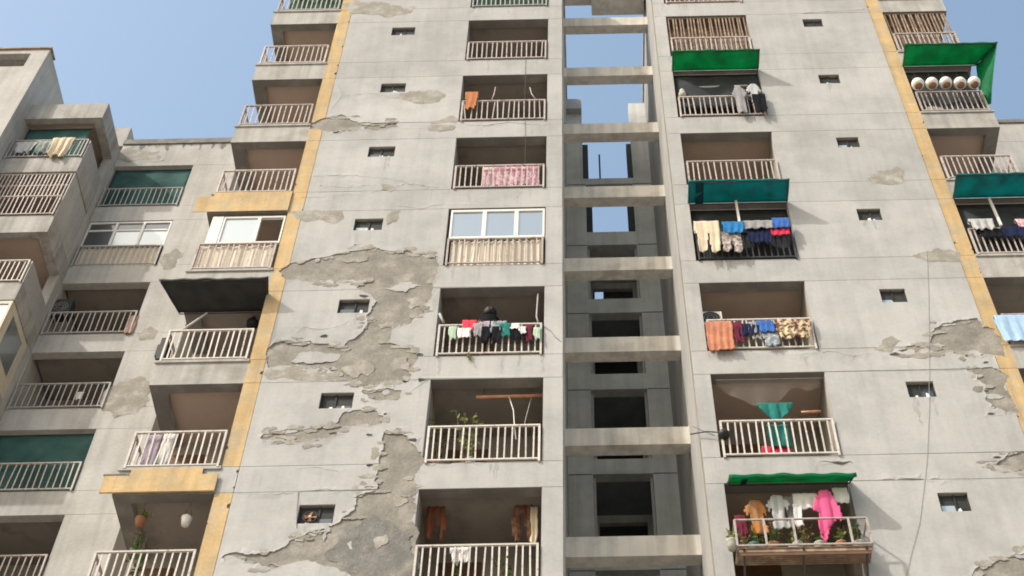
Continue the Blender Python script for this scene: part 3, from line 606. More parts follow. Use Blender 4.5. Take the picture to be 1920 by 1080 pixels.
m1 = MB().box(-24, -16.8, 3.9, 3.92 + .2, 0, 44.15).box(-24, -16.8, 3.9, 4.12, 45.0, 45.25).box(-17.35, -16.8, 3.9, 4.12, 44.15, 45.0); m1.build('wall', 'plaster_wing', block)
box('wall', 'plaster_wing', block, -17.05, -16.8, 4.121, 7.2, 0, 45.25); box('core', 'inner', block, -24, -17.06, 5.6, 11, 0, 45.2)
box('roof', 'fascia', block, -24, -17.06, 4.121, 8, 45.05, 45.25)
for k in (0, 2): railing(block, (-16.75, BY - .03), (BX - .05, BY - .03), O[k], m='rail_white' if k else 'rail_grey')
railing(block, (-16.75, BY - .03), (BX - .05, BY - .03), O[1], m='rail'); railing(block, (-16.75, BY - .03), (BX - .05, BY - .03), O[4], m='rail')
grille(block, -16.75, BX - .08, BY + .06, O[1] + 1.0, L[1] - .02, 20, m='rail')
for k in (0, 1, 2):
    z1 = {0: O[0] + 1.0, 1: L[1] - .01, 2: O[2] + 1.0}[k]
    box('side_panel', 'plaster_wing' if k == 1 else 'rail_grey', block, BX - .06, BX - .03, BY + .05, WY - .3, O[k] + .01, z1)
glazing(block, -17, BX - .03, O[3] + .05, L[3] - .02, BY + .02, dict(at=(0, .33, .66, 1), m=('pane_white',) * 3), b=.12, fm='cream_sheet')
sp = MB().box(BX - .07, BX - .02, BY + .1, BY + .3, O[3] + .05, L[3] - .02).box(BX - .07, BX - .02, WY - .5, WY - .29, O[3] + .05, L[3] - .02).box(BX - .07, BX - .02, BY + .301, WY - .501, O[3] + .05, O[3] + .6).box(BX - .07, BX - .02, BY + .301, WY - .501, L[3] - .25, L[3] - .02).build('window', 'cream_sheet', block)
box('pane', 'pane_grey', sp, BX - .05, BX - .042, BY + .3, WY - .5, O[3] + .6, L[3] - .25)

# ================================================================ awnings
def awning(label, mt, x0, x1, zw, p, zf, group='tarpaulin awnings over balconies', stripe=None, flap=None, fx=None, yw=-.012, valance=.05):
    t = thing('awning', label, 'awning', ((x0 + x1) / 2, yw, zw), group); nx, ny = 26, 7; v = []; f = []
    fa, fb = fx or (x0, x1)
    for j in range(ny + 2):
        for i in range(nx + 1):
            s = i / nx; q = min(1, j / ny); xa = x0 + (x1 - x0) * s; xb = fa + (fb - fa) * s
            sag = .022 * math.sin(math.pi * q) * (1 + .8 * math.sin(s * 19)) + .014 * math.sin(s * 31 + q * 4) * q + .03 * noise.noise((s * 5 + x0, q * 2, zw)) * q
            z = zw + (zf - zw) * q - sag
            y = yw - p * q
            if j == ny + 1: z -= valance; y += .012
            v.append((xa + (xb - xa) * q, y, z))
    for j in range(ny + 1):
        for i in range(nx): a = j * (nx + 1) + i; f.append((a, a + 1, a + nx + 2, a + nx + 1))
    o = MB().add(v, f).build('sheet', mt, t, smooth=True); o.modifiers.new('s', 'SOLIDIFY').thickness = .005
    fr = MB(); yb = yw - .01
    for x, xx in ((x0, fa), (x1, fb)): fr.tube([(x + (.03 if x == x0 else -.03), yb, zw - .045), (xx + (.03 if x == x0 else -.03), yw - p + .03, zf - .045)], .012)
    fr.tube([(fa + .03, yw - p + .03, zf - .045), (fb - .03, yw - p + .03, zf - .045)], .012); fr.tube([(x0 + .03, yb, zw - .06), (x1 - .03, yb, zw - .06)], .012)
    fr.build('frame', 'rail_dark', t)
    if stripe:
        a, b = stripe; q = MB(); k = []
        for j in range(7):
            qq = j / 6; k += [(x0 + a, yw - p * qq, zw + (zf - zw) * qq - .03), (x0 + b, yw - p * qq, zw + (zf - zw) * qq - .03)]
        q.add(k, [(2 * j, 2 * j + 1, 2 * j + 3, 2 * j + 2) for j in range(6)]); oo = q.build('patch_strip', 'tarp_dark', t); oo.modifiers.new('s', 'SOLIDIFY').thickness = .004
    if flap:
        q = MB(); A, B, C_, D_ = [Vector(x) for x in flap]; k = []; ff = []; n = 8
        for j in range(n + 1):
            for i in range(n + 1):
                a, b = i / n, j / n; P = (A * (1 - a) + B * a) * (1 - b) + (D_ * (1 - a) + C_ * a) * b; k.append(P + Vector((.025 * math.sin(a * 9 + b * 3), .01 * math.sin(b * 11), 0)))
        for j in range(n):
            for i in range(n): a = j * (n + 1) + i; ff.append((a, a + 1, a + n + 2, a + n + 1))
        oo = q.add(k, ff).build('side_flap', mt, t, smooth=True); oo.modifiers.new('s', 'SOLIDIFY').thickness = .005
    return t
awning('bright green tarpaulin awning over the balcony with grey and black washing', MT['tarp_green'], 2.38, 4.58, L[2] + .0, .56, L[2] + .03)
awning('teal tarpaulin awning with a dark strip, over cream trousers and blue washing', MT['tarp_teal'], 2.37, 4.58, L[4] + .0, .58, L[4] + .02, stripe=(.16, .34))
awning('narrow green tarpaulin awning over the balcony with the pink tunic', MT['tarp_green'], 2.44, 4.60, L[7] - .02, .50, L[7] - .33, stripe=(.24, .34), valance=.09)
awning('green tarpaulin awning with a side flap above five white hanging pots', MT['tarp_green'], EX[0] - .02, EX[1] + .1, L[2], .62, L[2] + .02, fx=(8.2, 10.52), flap=((10.06, -.02, L[2] - .02), (10.50, -.62, L[2]), (9.99, -.05, O[2] + .25), (9.80, .3, O[2] + .5)))
awning('teal tarpaulin awning cut off by the picture edge, beside the yellow strip', MT['tarp_teal'], EX[0] - .02, EX[1] + .3, L[4], .62, L[4] + .02)
ta = awning('black sheet awning over the corner balcony beside the yellow strip', MT['metal_dark'], DX[0] - .1, DX[1] - .02, L[5] - .03, .90, L[5] - .08, group=None, fx=(-8.58, -6.36), yw=.48)

# ================================================================ shade nets and black sheets
def net(label, mt, x0, x1, y, z0, z1, group=None):
    t = thing('shade_net', label, 'shade net', ((x0 + x1) / 2, y, z0), group); nx, nz = 16, 10; v = []; f = []
    for j in range(nz + 1):
        for i in range(nx + 1):
            s, q = i / nx, j / nz; v.append((x0 + (x1 - x0) * s, y + .035 * math.sin(s * 15 + q * 3) * math.sin(math.pi * q) + .02 * math.sin(q * 8), z0 + (z1 - z0) * q))
    for j in range(nz):
        for i in range(nx): a = j * (nx + 1) + i; f.append((a, a + 1, a + nx + 2, a + nx + 1))
    o = MB().add(v, f).build('net', mt, t, smooth=True); o.modifiers.new('s', 'SOLIDIFY').thickness = .004
    MB().tube([(x0, y, z1 + .01), (x1, y, z1 + .01)], .012).build('rod', 'rail_grey', t); return t
net('pale green shade net behind the topmost railing beside the shaft', MT['net_green'], AX[0] + .03, AX[1] - .03, .10, O[0] + .05, O[0] + 1.6)
net('dark green shade net behind the topmost corner railing', MT['net_green'], DX[0] + .3, DX[1] - .03, .10, O[0] + .05, O[0] + 1.6)
net('teal-green net closing the topmost balcony of the set-back wing', MT['net_teal'], WG[0] + .05, WG[1] - .03, WY + .13, O[0] + .03, L[0] - .02)
net('dark teal net closing the whole balcony low on the set-back wing', MT['net_teal'], WG[0] + .05, WG[1] - .03, WY + .13, O[4] + .03, L[4] - .02)
net('grey-green net at the back of the balcony piled with pale sheets', MT['net_teal'], -16.75, BX - .35, BY + .35, O[0] + .03, L[0] - .02)
net('dark sheet placed to blacken the balcony under the bright green awning', MT['black_sheet'], CX[0] + .02, CX[1] - .02, .10, O[2] + .6, L[2] - .03)  # stands in for the deep shade below the awning
net('black sheet added to darken the balcony behind the five white hanging pots', MT['black_sheet'], EX[0] + .02, EX[1] - .1, .14, O[2] + .2, L[2] - .03)  # added to make the inside of this balcony dark
net('black sheet under the teal awning behind the cream trousers', MT['black_sheet'], CX[0] + .02, CX[1] - .02, .16, O[4] + .1, L[4] - .03)  # near-black sheet across the opening
net('black sheet under the teal awning at the picture edge', MT['black_sheet'], EX[0] + .02, EX[1] - .1, .14, O[4] + .2, L[4] - .03)  # near-black sheet across the corner opening

# ================================================================ washing
SHAPES = dict(rect=[(0, 0), (1, 0), (1, 1), (0, 1)], rag=[(0, 0), (1, 0), (.97, .8), (.8, 1), (.55, .86), (.35, 1), (.1, .9)],
  shirt=[(.32, 0), (.68, 0), (1, .3), (.9, .48), (.78, .36), (.82, 1), (.18, 1), (.22, .36), (.1, .48), (0, .3)],
  pants=[(.02, 0), (.98, 0), (1, .96), (.62, 1), (.52, .36), (.42, .92), (.04, 1)],
  kurta=[(.36, 0), (.66, 0), (.98, .58), (.84, .64), (.72, .48), (.78, .58), (.50, .72), (.30, 1.0), (.10, .92), (.16, .45), (0, .42), (.04, .30)],
  tri=[(0, 0), (1, .0), (.9, .45), (.5, 1), (.1, .5)], arch=[(.18, .02), (.5, 0), (.86, .04), (1, .5), (.9, 1), (.7, .96), (.55, .3), (.42, .35), (.36, .95), (.06, 1), (0, .5)])
def cloth(label, c, X0, Z0, X1, Z1, y=-.075, shape='rect', fold=.018, nf=3.0, back=.22, cat='cloth', name='hanging_cloth', group='washing on the balconies', yb=None, tilt=0.0):
    if Z0 < Z1: Z0, Z1 = Z1, Z0
    if X0 > X1: X0, X1 = X1, X0
    wd, h = X1 - X0, Z0 - Z1; sh = SHAPES[shape]; nx = max(8, min(26, int(wd / .03))); nz = max(8, min(30, int(h / .035))); rnd = random.Random(int(X0 * 991 + Z0 * 77)); ph = rnd.random() * 6
    nb = 3 if back else 0; org = Vector(((X0 + X1) / 2, y, Z1)); idx = {}; v = []; f = []
    def vert(i, j):
        if (i, j) in idx: return idx[(i, j)]
        s = i / nx; t = j / nz
        yy = y - (fold * math.sin(6.2832 * nf * s + ph + 1.2 * t) + .5 * fold * math.sin(6.2832 * nf * 2.3 * s + 2 * ph)) * (.25 + .75 * max(0, t)) - .03 * max(0, t)
        z = Z0 - t * h * (1 + .05 * noise.noise((s * 4, ph, 1.3)) + .03 * math.sin(3.1 * s + ph)) + tilt * (s - .5) - .012 * math.sin(6.2832 * nf * s + ph)
        yy -= .02 * noise.noise((s * 3 + ph, t * 3, Z0)) * (.3 + max(0, t))
        if j < 0: yy = y + .075 + .02 * math.sin(7 * s); z = Z0 - back * (-j - 1) / 2 * h * 1.0 - .004
        x = X0 + s * wd + .02 * math.sin(5 * t + ph) * t - (s - .5) * wd * .07 * max(0, t) * (1 + math.sin(ph * 3)) + .012 * noise.noise((t * 6, s * 5, ph))
        idx[(i, j)] = len(v); v.append((x, yy, z)); return idx[(i, j)]
    for j in range(-nb, nz):
        for i in range(nx):
            s, t = (i + .5) / nx, (max(j, 0) + .5) / nz
            if not inpoly(s, t, sh): continue
            if j == -nb and nb: pass
            f.append((vert(i, j), vert(i, j + 1), vert(i + 1, j + 1), vert(i + 1, j)))
    me = bpy.data.meshes.new(name); me.from_pydata([(a - org.x, b - org.y, cc - org.z) for a, b, cc in v], [], f); me.materials.append(CLOTH[c]); me.polygons.foreach_set('use_smooth', [True] * len(me.polygons))
    o = link(name, me, None, org); o['label'] = label; o['category'] = cat; o['group'] = group; m = o.modifiers.new('s', 'SOLIDIFY'); m.thickness = .004; return o
B_ = .07
# balcony column left of the shaft
cloth('small orange cloth over the rail, third balcony down beside the shaft', 'orange', -2.78, 34.75, -2.46, 33.84, shape='rag', nf=2)
cloth('pink and white checked sheet hung behind the balusters', 'pink_check', -2.23, 31.42, -0.90, 30.56, y=.05, back=0, nf=6)
cloth('pale mint towel at the strip end of the crowded washing rail', 'mint', -2.64, 25.29, -2.47, 24.82, y=-.075, shape='rag', name='hanging_cloth', cat='cloth')
cloth('bright red top on the crowded washing rail', 'red', -2.38, 25.51, -2.09, 25.13, y=-.06, shape='rect', name='hanging_cloth', cat='cloth')
cloth('short white towel hung in front of the red top', 'white', -2.46, 25.19, -2.18, 24.85, y=-.11, shape='rect', name='hanging_cloth', cat='cloth', back=0)
cloth('grey and pink cloth between the red top and black trousers', 'lilac', -2.05, 25.45, -1.83, 25.11, y=-.07, shape='rag', name='hanging_cloth', cat='cloth')
cloth('black trousers in the middle of the crowded washing rail', 'black', -1.98, 25.24, -1.59, 24.70, y=-.10, shape='pants', name='garment', cat='garment', back=0)
cloth('blue-grey patterned shirt on the crowded washing rail', 'blue_grey', -1.81, 25.44, -1.50, 25.04, y=-.075, shape='rect', name='hanging_cloth', cat='cloth')
cloth('narrow white cloth folded over the crowded washing rail', 'white', -1.48, 25.34, -1.22, 25.14, y=-.085, shape='rect', name='hanging_cloth', cat='cloth')
cloth('long black garment hanging beside the maroon cloth', 'black', -1.46, 25.23, -1.09, 24.78, y=-.075, shape='rag', name='hanging_cloth', cat='cloth')
cloth('maroon cloth near the shaft end of the crowded rail', 'maroon', -1.14, 25.30, -0.98, 24.74, y=-.075, shape='rect', name='hanging_cloth', cat='cloth')
cloth('pale rag at the shaft end of the crowded washing rail', 'mint', -0.97, 25.21, -0.82, 24.77, y=-.075, shape='rag', name='hanging_cloth', cat='cloth')
cloth('dark grey vest squeezed beside the bright red top', 'grey', -2.16, 25.36, -1.97, 24.88, y=-.09, shape='rag', name='hanging_cloth', cat='cloth', back=0)
cloth('faded teal blouse between black trousers and the narrow white cloth', 'teal', -1.64, 25.34, -1.41, 24.86, y=-.095, shape='rag', name='hanging_cloth', cat='cloth', back=0)
cloth('small white sock-like rag above the maroon cloth', 'white', -1.26, 25.20, -1.11, 24.93, y=-.11, shape='rag', name='hanging_cloth', cat='cloth', back=0)
cloth('rust-red cloth folded over a rod near the peeling wall', 'rust', -2.83, 21.07, -2.45, 20.06, y=.55, shape='arch', name='hanging_cloth', cat='cloth', back=0, fold=.04)
cloth('tan and mauve cloth folded over a rod near the shaft', 'tan', -1.30, 21.06, -0.92, 19.94, y=.55, shape='arch', name='hanging_cloth', cat='cloth', back=0, fold=.04)
cloth('beige strip of cloth hanging beside the tan folded cloth', 'cream', -0.98, 20.82, -0.85, 19.89, y=.5, shape='rect', name='hanging_cloth', cat='cloth', back=0, nf=1.5)
cloth('crumpled white towel behind the lowest railing', 'white', -2.28, 19.43, -1.93, 19.02, y=.04, shape='rag', name='hanging_cloth', cat='cloth', back=0, fold=.05)
# balcony column right of the shaft
cloth('grey garment leaning on the rail under the bright green awning', 'grey', 3.77, 34.72, 4.13, 33.36, y=-.12, shape='shirt', name='garment', cat='garment', nf=2)
cloth('white and grey shirt under the bright green awning', 'light_grey', 4.13, 34.82, 4.52, 33.79, y=-.10, shape='shirt', name='garment', cat='garment', nf=2)
cloth('black cloth at the rail corner under the bright green awning', 'black', 4.23, 34.24, 4.56, 33.26, y=-.14, shape='rag', name='hanging_cloth', cat='cloth', nf=2)
cloth('cream trousers hanging under the teal awning', 'cream', 2.42, 28.65, 2.96, 27.46, y=-.20, shape='pants', name='garment', cat='garment', nf=2, back=.3)
cloth('bright blue towel folded beside the cream trousers', 'bright_blue', 3.02, 28.61, 3.49, 28.15, y=-.20, shape='rect', name='hanging_cloth', cat='cloth', back=.5)
cloth('pale floral garment below the bright blue towel', 'pale_floral', 2.93, 28.29, 3.40, 27.50, y=-.16, shape='pants', name='garment', cat='garment', back=0)
cloth('grey cloth folded over the rail under the teal awning', 'grey', 3.48, 28.65, 4.12, 28.31, y=-.19, shape='rect', name='hanging_cloth', cat='cloth', back=.5)
cloth('navy-black skirt hanging below the grey cloth', 'navy', 3.52, 28.47, 4.08, 27.83, y=-.16, shape='rect', name='hanging_cloth', cat='cloth', back=0, nf=5)
cloth('royal blue cloth at the far rail end under the teal awning', 'blue', 4.10, 28.72, 4.47, 28.31, y=-.20, shape='rect', name='hanging_cloth', cat='cloth', back=.6)
cloth('crimson cloth below the royal blue cloth', 'crimson', 4.05, 28.44, 4.44, 28.08, y=-.17, shape='rect', name='hanging_cloth', cat='cloth', back=0)
cloth('salmon-orange towel at the strip of rail beside the air conditioner', 'salmon', 2.42, 25.26, 2.94, 24.34, y=-.10, shape='rect', name='hanging_cloth', cat='cloth', nf=4, back=.15)
cloth('dark navy garment between the salmon towel and the blue cloth', 'navy', 3.00, 25.19, 3.46, 24.76, y=-.08, shape='rag', name='hanging_cloth', cat='cloth')
cloth('medium blue cloth beside the yellow floral sheet', 'blue', 3.41, 25.26, 3.79, 24.84, y=-.09, shape='rag', name='hanging_cloth', cat='cloth')
cloth('yellow floral sheet bunched over the rail end', 'floral', 3.75, 25.29, 4.49, 24.61, y=-.10, shape='rag', name='hanging_cloth', cat='cloth', nf=5, fold=.03)
cloth('dark cloth hanging below the medium blue cloth', 'blue_grey', 3.49, 24.93, 3.82, 24.43, y=-.07, shape='rag', name='hanging_cloth', cat='cloth', back=0)
cloth('brown cloth squeezed beside the salmon towel', 'maroon', 2.93, 25.24, 3.13, 24.53, y=-.085, shape='rag', name='hanging_cloth', cat='cloth', back=0)
cloth('faded grey shirt behind the medium blue cloth', 'grey', 3.25, 25.26, 3.50, 24.64, y=-.07, shape='rag', name='hanging_cloth', cat='cloth', back=0)
cloth('dark teal cloth slung on a line above the railing', 'teal', 3.21, 23.07, 3.89, 22.49, y=.15, shape='tri', name='hanging_cloth', cat='cloth', back=0, fold=.04)
cloth('teal shirt hanging inside the balusters', 'teal', 3.31, 22.35, 3.71, 21.72, y=.05, shape='rect', name='hanging_cloth', cat='cloth', back=0)
cloth('red hem of cloth low inside the balusters', 'crimson', 3.16, 21.81, 3.69, 21.56, y=.08, shape='rect', name='hanging_cloth', cat='cloth', back=0)
cloth('maroon cloth in the balcony corner under the narrow awning', 'maroon', 2.50, 19.96, 2.70, 19.39, y=-.05, shape='rag', name='hanging_cloth', cat='cloth', back=0)
cloth('brown-orange garment under the narrow green awning', 'brown_orange', 2.66, 20.21, 3.07, 19.38, y=-.15, shape='shirt', name='garment', cat='garment', back=0, fold=.03)
cloth('light grey shirt beside the brown-orange garment', 'light_grey', 3.04, 20.30, 3.45, 19.47, y=-.18, shape='shirt', name='garment', cat='garment', back=0, fold=.03)
cloth('dark grey garment between the two pale shirts', 'grey', 3.37, 20.33, 3.57, 19.57, y=-.12, shape='rag', name='hanging_cloth', cat='cloth', back=0, fold=.03)
cloth('white shirt with one hanging sleeve beside the pink tunic', 'white', 3.51, 20.31, 3.93, 19.91, y=-.20, shape='rect', name='hanging_cloth', cat='cloth', back=.2)
cloth('loose white sleeve hanging beside the dark garment', 'white', 3.48, 20.04, 3.62, 19.49, y=-.22, shape='rect', name='hanging_cloth', cat='cloth', back=0, nf=1)
cloth('bright pink tunic with wide sleeves hanging under the awning', 'pink', 3.77, 20.28, 4.31, 19.09, y=-.30, shape='kurta', name='garment', cat='garment', back=0, fold=.035, nf=2.5)
cloth('white cloth behind the shoulder of the pink tunic', 'white', 4.20, 20.43, 4.46, 20.04, y=-.20, shape='rect', name='hanging_cloth', cat='cloth', back=0)
# corner balconies on the far side
cloth('grey-white bundle of cloth under the teal awning at the edge', 'light_grey', 8.32, 28.69, 8.86, 28.21, y=-.09, shape='rag', name='hanging_cloth', cat='cloth', fold=.03)
cloth('black cloth over the rail under the teal awning at the edge', 'black', 8.45, 28.34, 8.97, 27.94, y=-.075, shape='rag', name='hanging_cloth', cat='cloth')
cloth('long navy cloth over the rail beside the grey-white bundle', 'navy', 8.96, 28.39, 9.69, 27.99, y=-.08, shape='rect', name='hanging_cloth', cat='cloth')
cloth('rose pink cloth above the navy one at the picture edge', 'pink_check', 9.34, 28.70, 9.72, 28.34, y=-.06, shape='rect', name='hanging_cloth', cat='cloth')
cloth('pale sky-blue sheet over the rail at the picture edge', 'sky_blue', 8.10, 25.29, 9.00, 24.42, y=-.09, shape='rect', name='hanging_cloth', cat='cloth', nf=4, back=.3)
# corner balconies beside the yellow strip
cloth('white sheet hanging inside the corner railing', 'white', -7.69, 22.45, -7.46, 21.51, y=.06, shape='rag', name='hanging_cloth', cat='cloth', back=0)
cloth('lilac cloth at the open end of the corner railing', 'lilac', -7.98, 22.42, -7.71, 21.53, y=.07, shape='rect', name='hanging_cloth', cat='cloth', back=0)
# wing and stepped block
cloth('small dull rust towel over the grey railing of the set-back wing', 'dull_rust', -12.17, 34.17, -11.94, 33.37, y=6.23, shape='rect', name='hanging_cloth', cat='cloth', back=.2)
cloth('small white cloth behind the grey railing of the set-back wing', 'white', -12.86, 31.11, -12.64, 30.75, y=6.30, shape='rag', name='hanging_cloth', cat='cloth', back=0)
cloth('pale grey sheet thrown over the railing of the stepped block', 'light_grey', -16.57, 40.42, -15.97, 39.75, y=4.44, shape='rag', name='hanging_cloth', cat='cloth', fold=.05)
cloth('green-grey blanket thrown over the railing of the stepped block', 'green_grey', -16.00, 40.44, -15.46, 39.65, y=4.43, shape='rag', name='hanging_cloth', cat='cloth', fold=.05)
cloth('off-white blanket crumpled over the railing of the stepped block', 'cream', -15.58, 40.59, -14.91, 39.44, y=4.42, shape='rag', name='hanging_cloth', cat='cloth', fold=.06)
# thin net swag inside the balcony with the teal cloth
def swag():
    t = thing('net_swag', 'pale net curtain swagged under the ceiling above the teal cloth', 'net curtain', (3.4, .12, L[6])); v = []; f = []; nx, nz = 24, 8
    for j in range(nz + 1):
        for i in range(nx + 1):
            s, q = i / nx, j / nz; dr = .10 + .55 * (math.sin(math.pi * min(1, s / .78)) if s < .78 else .35 * math.sin(math.pi * (s - .78) / .22))
            v.append((2.52 + 1.98 * s, .12 + .03 * math.sin(s * 25) * q + .1 * q, L[6] - .01 - dr * q + (.0 if q < 1 else .02 * math.sin(s * 30))))
    for j in range(nz):
        for i in range(nx): a = j * (nx + 1) + i; f.append((a, a + 1, a + nx + 2, a + nx + 1))
    m = bpy.data.materials.new('thin_net'); m.use_nodes = True; n = m.node_tree.nodes; l = m.node_tree.links; tr = n.new('ShaderNodeBsdfTransparent'); ms = n.new('ShaderNodeMixShader'); ms.inputs[0].default_value = .12
    n['Principled BSDF'].inputs['Base Color'].default_value = (.6, .55, .52, 1); l.new(tr.outputs[0], ms.inputs[1]); l.new(n['Principled BSDF'].outputs[0], ms.inputs[2]); l.new(ms.outputs[0], n['Material Output'].inputs['Surface'])
    MB().add(v, f).build('net', m, t, smooth=True)
    MB().tube([(2.5 + .5 * i / 5 * 4.2, .13, L[6] - .02) for i in range(6)], .006).build('cord', 'rail_white', t)
swag()

# ================================================================ plants
def plant(label, x, y, z, h, spread, n, m='leaf', pot=None, ls=.09, droop=False, group='plants on the balconies', seed=0, hang=0):
    rnd = random.Random(seed + int(x * 91)); t = thing('potted_plant' if pot else 'plant', label, 'plant', (x, y, z), group); st = MB(); lf = MB()
    pr = .09
    if pot: MB().lathe((x, y, z), [(pr * .7, 0), (pr * .9, .08), (pr, .15), (pr * 1.08, .16), (pr * 1.08, .18), (pr * .9, .175)]).build('pot', pot, t, smooth=True); z += .16
    for i in range(max(4, n // 9)):
        a = rnd.uniform(0, 6.28); r = rnd.uniform(.2, 1) * spread; hh = h * rnd.uniform(.55, 1) * (-1 if droop else 1); p0 = Vector((x, y, z)); p2 = Vector((x + r * math.cos(a), y + r * .6 * math.sin(a), z + hh)); p1 = (p0 + p2) / 2 + Vector((0, 0, .25 * abs(hh)))
        path = [p0 * (1 - q) ** 2 + p1 * 2 * q * (1 - q) + p2 * q * q for q in (0, .25, .5, .75, 1)]; st.tube(path, [.007, .006, .005, .004, .003], 5)
        for k in range(9):
            q = rnd.uniform(.25, 1); c = p0 * (1 - q) ** 2 + p1 * 2 * q * (1 - q) + p2 * q * q; d = Vector((rnd.gauss(0, 1), rnd.gauss(0, 1), rnd.gauss(-.1, .7))).normalized(); sd = d.cross(Vector((rnd.gauss(0, 1), rnd.gauss(0, 1), rnd.gauss(0, 1)))).normalized(); s = ls * rnd.uniform(.6, 1.3); nn = d.cross(sd)
            lf.add([c, c + d * s * .45 + sd * s * .28 + nn * s * .05, c + d * s, c + d * s * .45 - sd * s * .28 + nn * s * .05], [(0, 1, 2), (0, 2, 3)])
    st.build('stem', 'bark', t); lf.build('foliage', m, t)
    if hang: MB().tube([(x - .09, y, z), (x, y, z + hang), (x + .09, y, z)], .004, 5).tube([(x, y, z + hang), (x, y, z + hang + .3)], .004, 5).build('cord', 'cable', t)
    return t
plant('hanging basket of pale green leaves in the lowest corner balcony', -7.75, .35, L[7] - .42, .20, .2, 90, 'leaf_pale', 'terracotta', .08, seed=1, hang=.35)
plant('dark leafy vine under the pale green hanging basket', -7.72, .38, L[7] - .5, .75, .22, 60, 'leaf', None, .09, droop=True, seed=2)
plant('hanging pot with a few dry leaves in the lowest corner balcony', -6.95, .35, L[7] - .42, .12, .12, 20, 'leaf_pale', 'white_plastic', .05, seed=3, hang=.35)
plant('tall leafy plant behind the lowest corner railing', -7.5, .22, O[7] + .1, 1.35, .3, 70, 'leaf', 'terracotta', .11, seed=4)
plant('leafy plant with broad pale leaves under the bamboo pole', -2.2, .25, O[6], 1.55, .42, 80, 'leaf_pale', 'terracotta', .12, seed=5)
plant('dark bushy plant at the jamb under the bamboo pole', -2.68, .2, O[6], 1.25, .28, 60, 'leaf', 'terracotta', .10, seed=6)
plant('low plant inside the balusters of the bamboo-pole balcony', -2.05, .12, O[6], .8, .14, 40, 'leaf_pale', 'pot_grey', .08, seed=7)
plant('weed trailing from the ledge below the crowded washing rail', -2.22, -.05, O[5] + .05, .30, .07, 22, 'leaf_pale', None, .06, droop=True, seed=8)
plant('weedy plant behind the lowest railing near the peeling wall', -2.1, .1, O[7] + .02, .55, .2, 40, 'leaf', 'pot_grey', .08, seed=9)
plant('green plant behind the lowest railing near the shaft', -1.35, .1, O[7] + .02, .6, .25, 45, 'leaf', 'pot_grey', .08, seed=10)

# planter cage under the narrow green awning
pc = thing('planter_cage', 'rusty white railing cage of pots jutting out under the narrow green awning', 'planter cage', (3.5, -.25, O[7]))
cx0, cx1, cy = 2.44, 4.62, -.42; zt, zb = O[7] + 1.0, O[7] + .42
m = MB()
for z in (zt, zb): m.bar((cx0, cy, z), (cx1, cy, z), .028, .028).bar((cx0, cy, z), (cx0, 0, z), .025, .025).bar((cx1, cy, z), (cx1, 0, z), .03, .03)
for t in (0, .22, .44, .86, 1): m.bar((cx0 + (cx1 - cx0) * t, cy, zb), (cx0 + (cx1 - cx0) * t, cy, zt), .035, .035)
m.build('frame', 'rail', pc)
m = MB()
for i in range(9): m.box(cx0, cx1, cy + .02 + i * .045, cy + .05 + i * .045, zb - .05, zb - .025)
m.build('shelf_slats', 'brown_bar', pc)
m = MB()
for x in (cx0 + .1, 3.5, cx1 - .1): MB().bar((x, cy, zb - .06), (x, 0, zb - .5), .03, .03).build('bracket', 'rail_dark', pc)
for i in range(2): box('front_slat', 'wood' if i % 2 else 'brown_bar', pc, cx0 + .02 + .01 * i, cx1 - .02 - .012 * i, cy + .03 + .006 * i, cy + .05 + .006 * i, zb - .12 - .065 * i, zb - .065 - .065 * i)
for i, (x, lb, mm, pt, h, n) in enumerate(((2.36, 'pale yellow-green plant spilling off the end of the planter cage', 'leaf_pale', 'pot_grey', .3, 40), (2.72, 'low grass-like plant at the near end of the planter cage', 'leaf', 'pot_teal', .35, 35), (3.05, 'thin plant behind the second post of the planter cage', 'leaf', 'terracotta', .5, 30),
        (3.45, 'small plant in the middle of the planter cage', 'leaf_pale', 'pot_grey', .25, 24), (3.8, 'spreading plant in a grey pot in the planter cage', 'leaf', 'pot_grey', .35, 40), (4.15, 'pale plant leaning on the fourth post of the planter cage', 'leaf_pale', 'terracotta', .42, 40), (4.45, 'dark plant at the far end of the planter cage', 'leaf', 'pot_grey', .5, 50))):
    plant(lb, x, -.26 if i else -.36, zb - .02, h, .16, n, mm, pt, .075, seed=30 + i, group='plants in the planter cage')

_cl = ('dry brown-green', 'bushy dark', 'thin pale', 'drooping dark', 'short dry', 'leggy pale', 'tangled dark', 'small pale')
_cp = ('left of the first inner post', 'just past the first inner post', 'before the second inner post', 'just past the second inner post', 'halfway along', 'beyond halfway', 'before the last inner post', 'past the last inner post')
for i in range(8):
    plant(_cl[i] + ' plant at the back of the planter cage, ' + _cp[i], 2.58 + .265 * i, -.12 - .04 * (i % 2), zb - .02, .45 + .15 * (i % 3), .2, 55, ('leaf_dry', 'leaf')[i % 2], ('terracotta', 'pot_grey')[i % 2], .085, seed=60 + i, group='plants in the planter cage')
